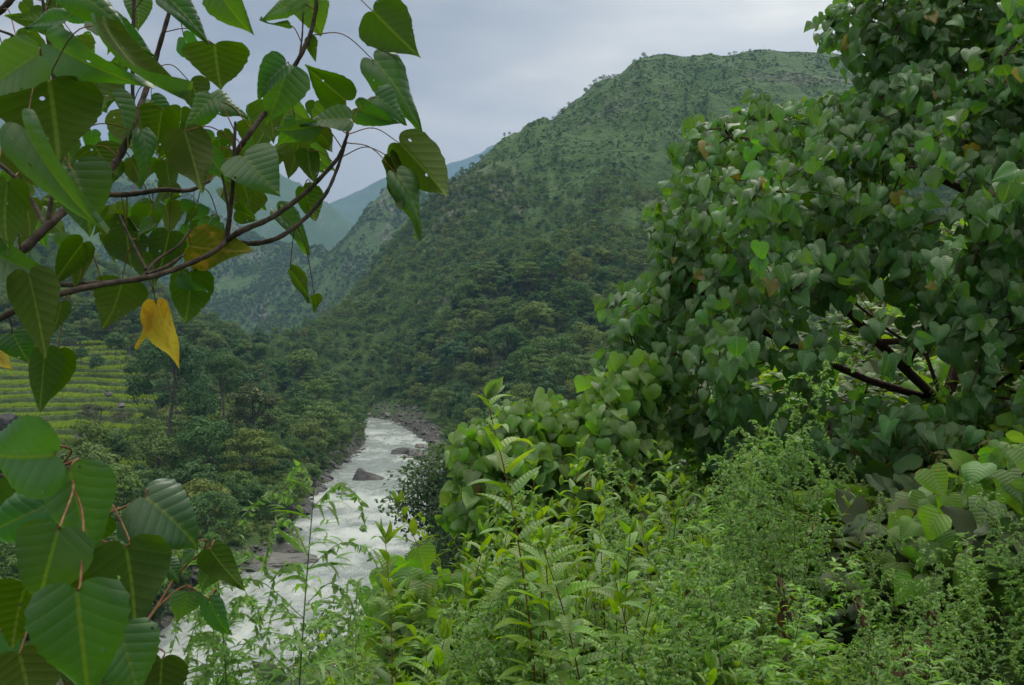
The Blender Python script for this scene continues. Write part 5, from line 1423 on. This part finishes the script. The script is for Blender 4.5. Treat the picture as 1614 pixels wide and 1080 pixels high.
for row, (D0, D1, npl, lo) in enumerate([(5.2, 7.5, 62, 0), (3.8, 5.2, 60, 40), (2.9, 3.8, 46, 120), (2.3, 2.9, 30, 230)]):
    for k in range(npl):
        D = gw.uniform(D0, D1); px = 455 + (k + gw.uniform(0, 1)) / npl * 1280
        top = np.interp(px, bnd[:, 0], bnd[:, 1]) + lo * (.4 if px > 1300 else 1) + abs(gw.normal(0, 45))
        if top > 1130: continue
        x_ = (px - 807) / F * D; gz = ground(x_, D); zt_ = EYE - (top - 540) / F * D
        kd = 'lance' if px < 720 and gw.random() < .6 else ('lance' if 720 <= px < 1120 and gw.random() < .62 else gw.choice(['mug', 'bushy', 'herb', 'bushy', 'mug']))
        if px > 1200 and gw.random() < .10 and row > 0: kd = 'dead'
        hh = zt_ - gz; s_ = float(np.clip(hh / HB_[kd], .55, 1.35))
        side_ = 'left' if px < 760 else ('middle' if px < 1150 else 'right')
        plant(kd, int(gw.integers(0, 9)), x_, D, s_, gw.uniform(0, 6.28), '%s %s %s' % (INFO[kd][1], ['farthest back', 'behind the middle', 'before the middle', 'nearest'][row], {'left': 'beside the river', 'middle': 'below the sapling', 'right': 'under the big tree'}[side_]),
              '%ss %s, %s' % (INFO[kd][0].replace('_', ' '), ['farthest back', 'behind the middle', 'before the middle', 'nearest the camera'][row], {'left': 'beside the river', 'middle': 'below the sapling', 'right': 'under the big tree'}[side_]), gw.normal(0, 6), zz=max(gz - .03, zt_ - HB_[kd] * s_ * 1.0)); cntw += 1
print('weeds', cntw)
def plant_at(kind, v, px, top, D, label, rot=0, tilt=0, s_=None):
    x_ = (px - 807) / F * D; gz = ground(x_, D); zt_ = EYE - (top - 540) / F * D
    s_ = s_ or (zt_ - gz) / HB_[kind]
    plant(kind, v, x_, D, s_, rot, label, None, tilt, zz=zt_ - HB_[kind] * s_)
plant_at('tall', 0, 440, 752, 2.3, 'tall single flowering weed standing in front of the river', 1.2, 2)
plant_at('tall', 1, 395, 870, 2.4, 'flowering weed left of the tall one in front of the river', 2.2, -8)
plant_at('lance', 1, 868, 735, 3.0, 'tall shrub shoot with pointed leaves rising left of centre', .5, 4)
plant_at('lance', 0, 610, 872, 2.9, 'arching shoot whose tip hangs over the river', 3.6, -10)
plant_at('lance', 2, 705, 765, 4.2, 'upright shoot with pointed leaves at the right edge of the river', 2.0, 0)
plant_at('lance', 3, 960, 800, 3.1, 'red-stemmed shoot with pointed leaves leaning to the right', 4.0, 14)
plant_at('mug', 2, 1090, 590, 4.0, 'pale flowering weed rising highest before the dark leaves', 1.0, 6)
plant_at('mug', 1, 1150, 630, 4.3, 'pale flowering weed behind the highest one', 3.0, -4)
plant_at('mug', 0, 1230, 690, 4.2, 'pale flowering weed right of the highest ones', 5.0, 8)
plant_at('mug', 2, 1015, 700, 4.4, 'pale flowering weed left of the highest one', 2.5, -6)
for q_, (px_q, top_q, D_q) in enumerate([(450, 900, 2.6), (345, 985, 2.3), (550, 935, 2.8)]):
    plant_at('tall', q_, px_q, top_q, D_q, ['wispy weed close behind the tall single one', 'small wispy weed beside the near sapling leaves', 'wispy weed right of the tall one before the water'][q_], q_ * 1.9, q_ * 3 - 5)
plant_at('dead', 0, 1222, 890, 3.0, 'withered brown stalk with an orange curled top', 0, 4)
plant_at('dead', 1, 1455, 975, 2.9, 'withered dark brown stalk in the lower right', 1, -3)

# copies that would share a label are told apart by their order across the picture
ORD = 'first second third fourth fifth sixth seventh eighth ninth tenth eleventh twelfth thirteenth fourteenth fifteenth sixteenth seventeenth eighteenth nineteenth twentieth'.split()
ORD += ['twenty-' + q_ for q_ in ORD[:9]] + ['thirtieth'] + ['thirty-' + q_ for q_ in ORD[:9]]
same = {}
for o in COL.objects:
    if o.parent is None and o.get('label') and o.get('kind') is None: same.setdefault(o['label'], []).append(o)
for lb, os_ in same.items():
    if 1 < len(os_) <= len(ORD):
        os_.sort(key=lambda q_: q_.location.x / max(q_.location.y, .1))
        for k, q_ in enumerate(os_):
            q_['label'] = '%s, %s' % (lb, 'leftmost' if k == 0 else ('rightmost' if k == len(os_) - 1 else ORD[k] + ' from left'))

# ------------------------------------------------------------------ haze
hm, nt, out = newmat('haze_air')
pv = N(nt, 'ShaderNodeVolumePrincipled')
pv.inputs['Color'].default_value = (.27, .46, .86, 1)
pv.inputs['Density'].default_value = .000085
pv.inputs['Anisotropy'].default_value = .1
nt.links.new(pv.outputs[0], out.inputs['Volume'])
x0, x1, y0, y1, z0, z1 = -11900, 11900, -11900, 11900, -4200, 0
zt = float(TZ.max()) + 12; zb = float(TZ.min()) - 1
vv = [(a_, b_, c_) for c_ in (zb, zt) for b_ in (y0, y1) for a_ in (x0, x1)]
me = bpy.data.meshes.new('haze')
me.from_pydata(vv, [], [(0, 2, 3, 1), (4, 5, 7, 6), (0, 1, 5, 4), (2, 6, 7, 3), (0, 4, 6, 2), (1, 3, 7, 5)])
me.materials.append(hm)
o = bpy.data.objects.new('haze', me); COL.objects.link(o)
tag(o, 'thin bluish haze filling the valley air', 'haze', kind='stuff')
print('terrain z', TZ.min(), TZ.max())
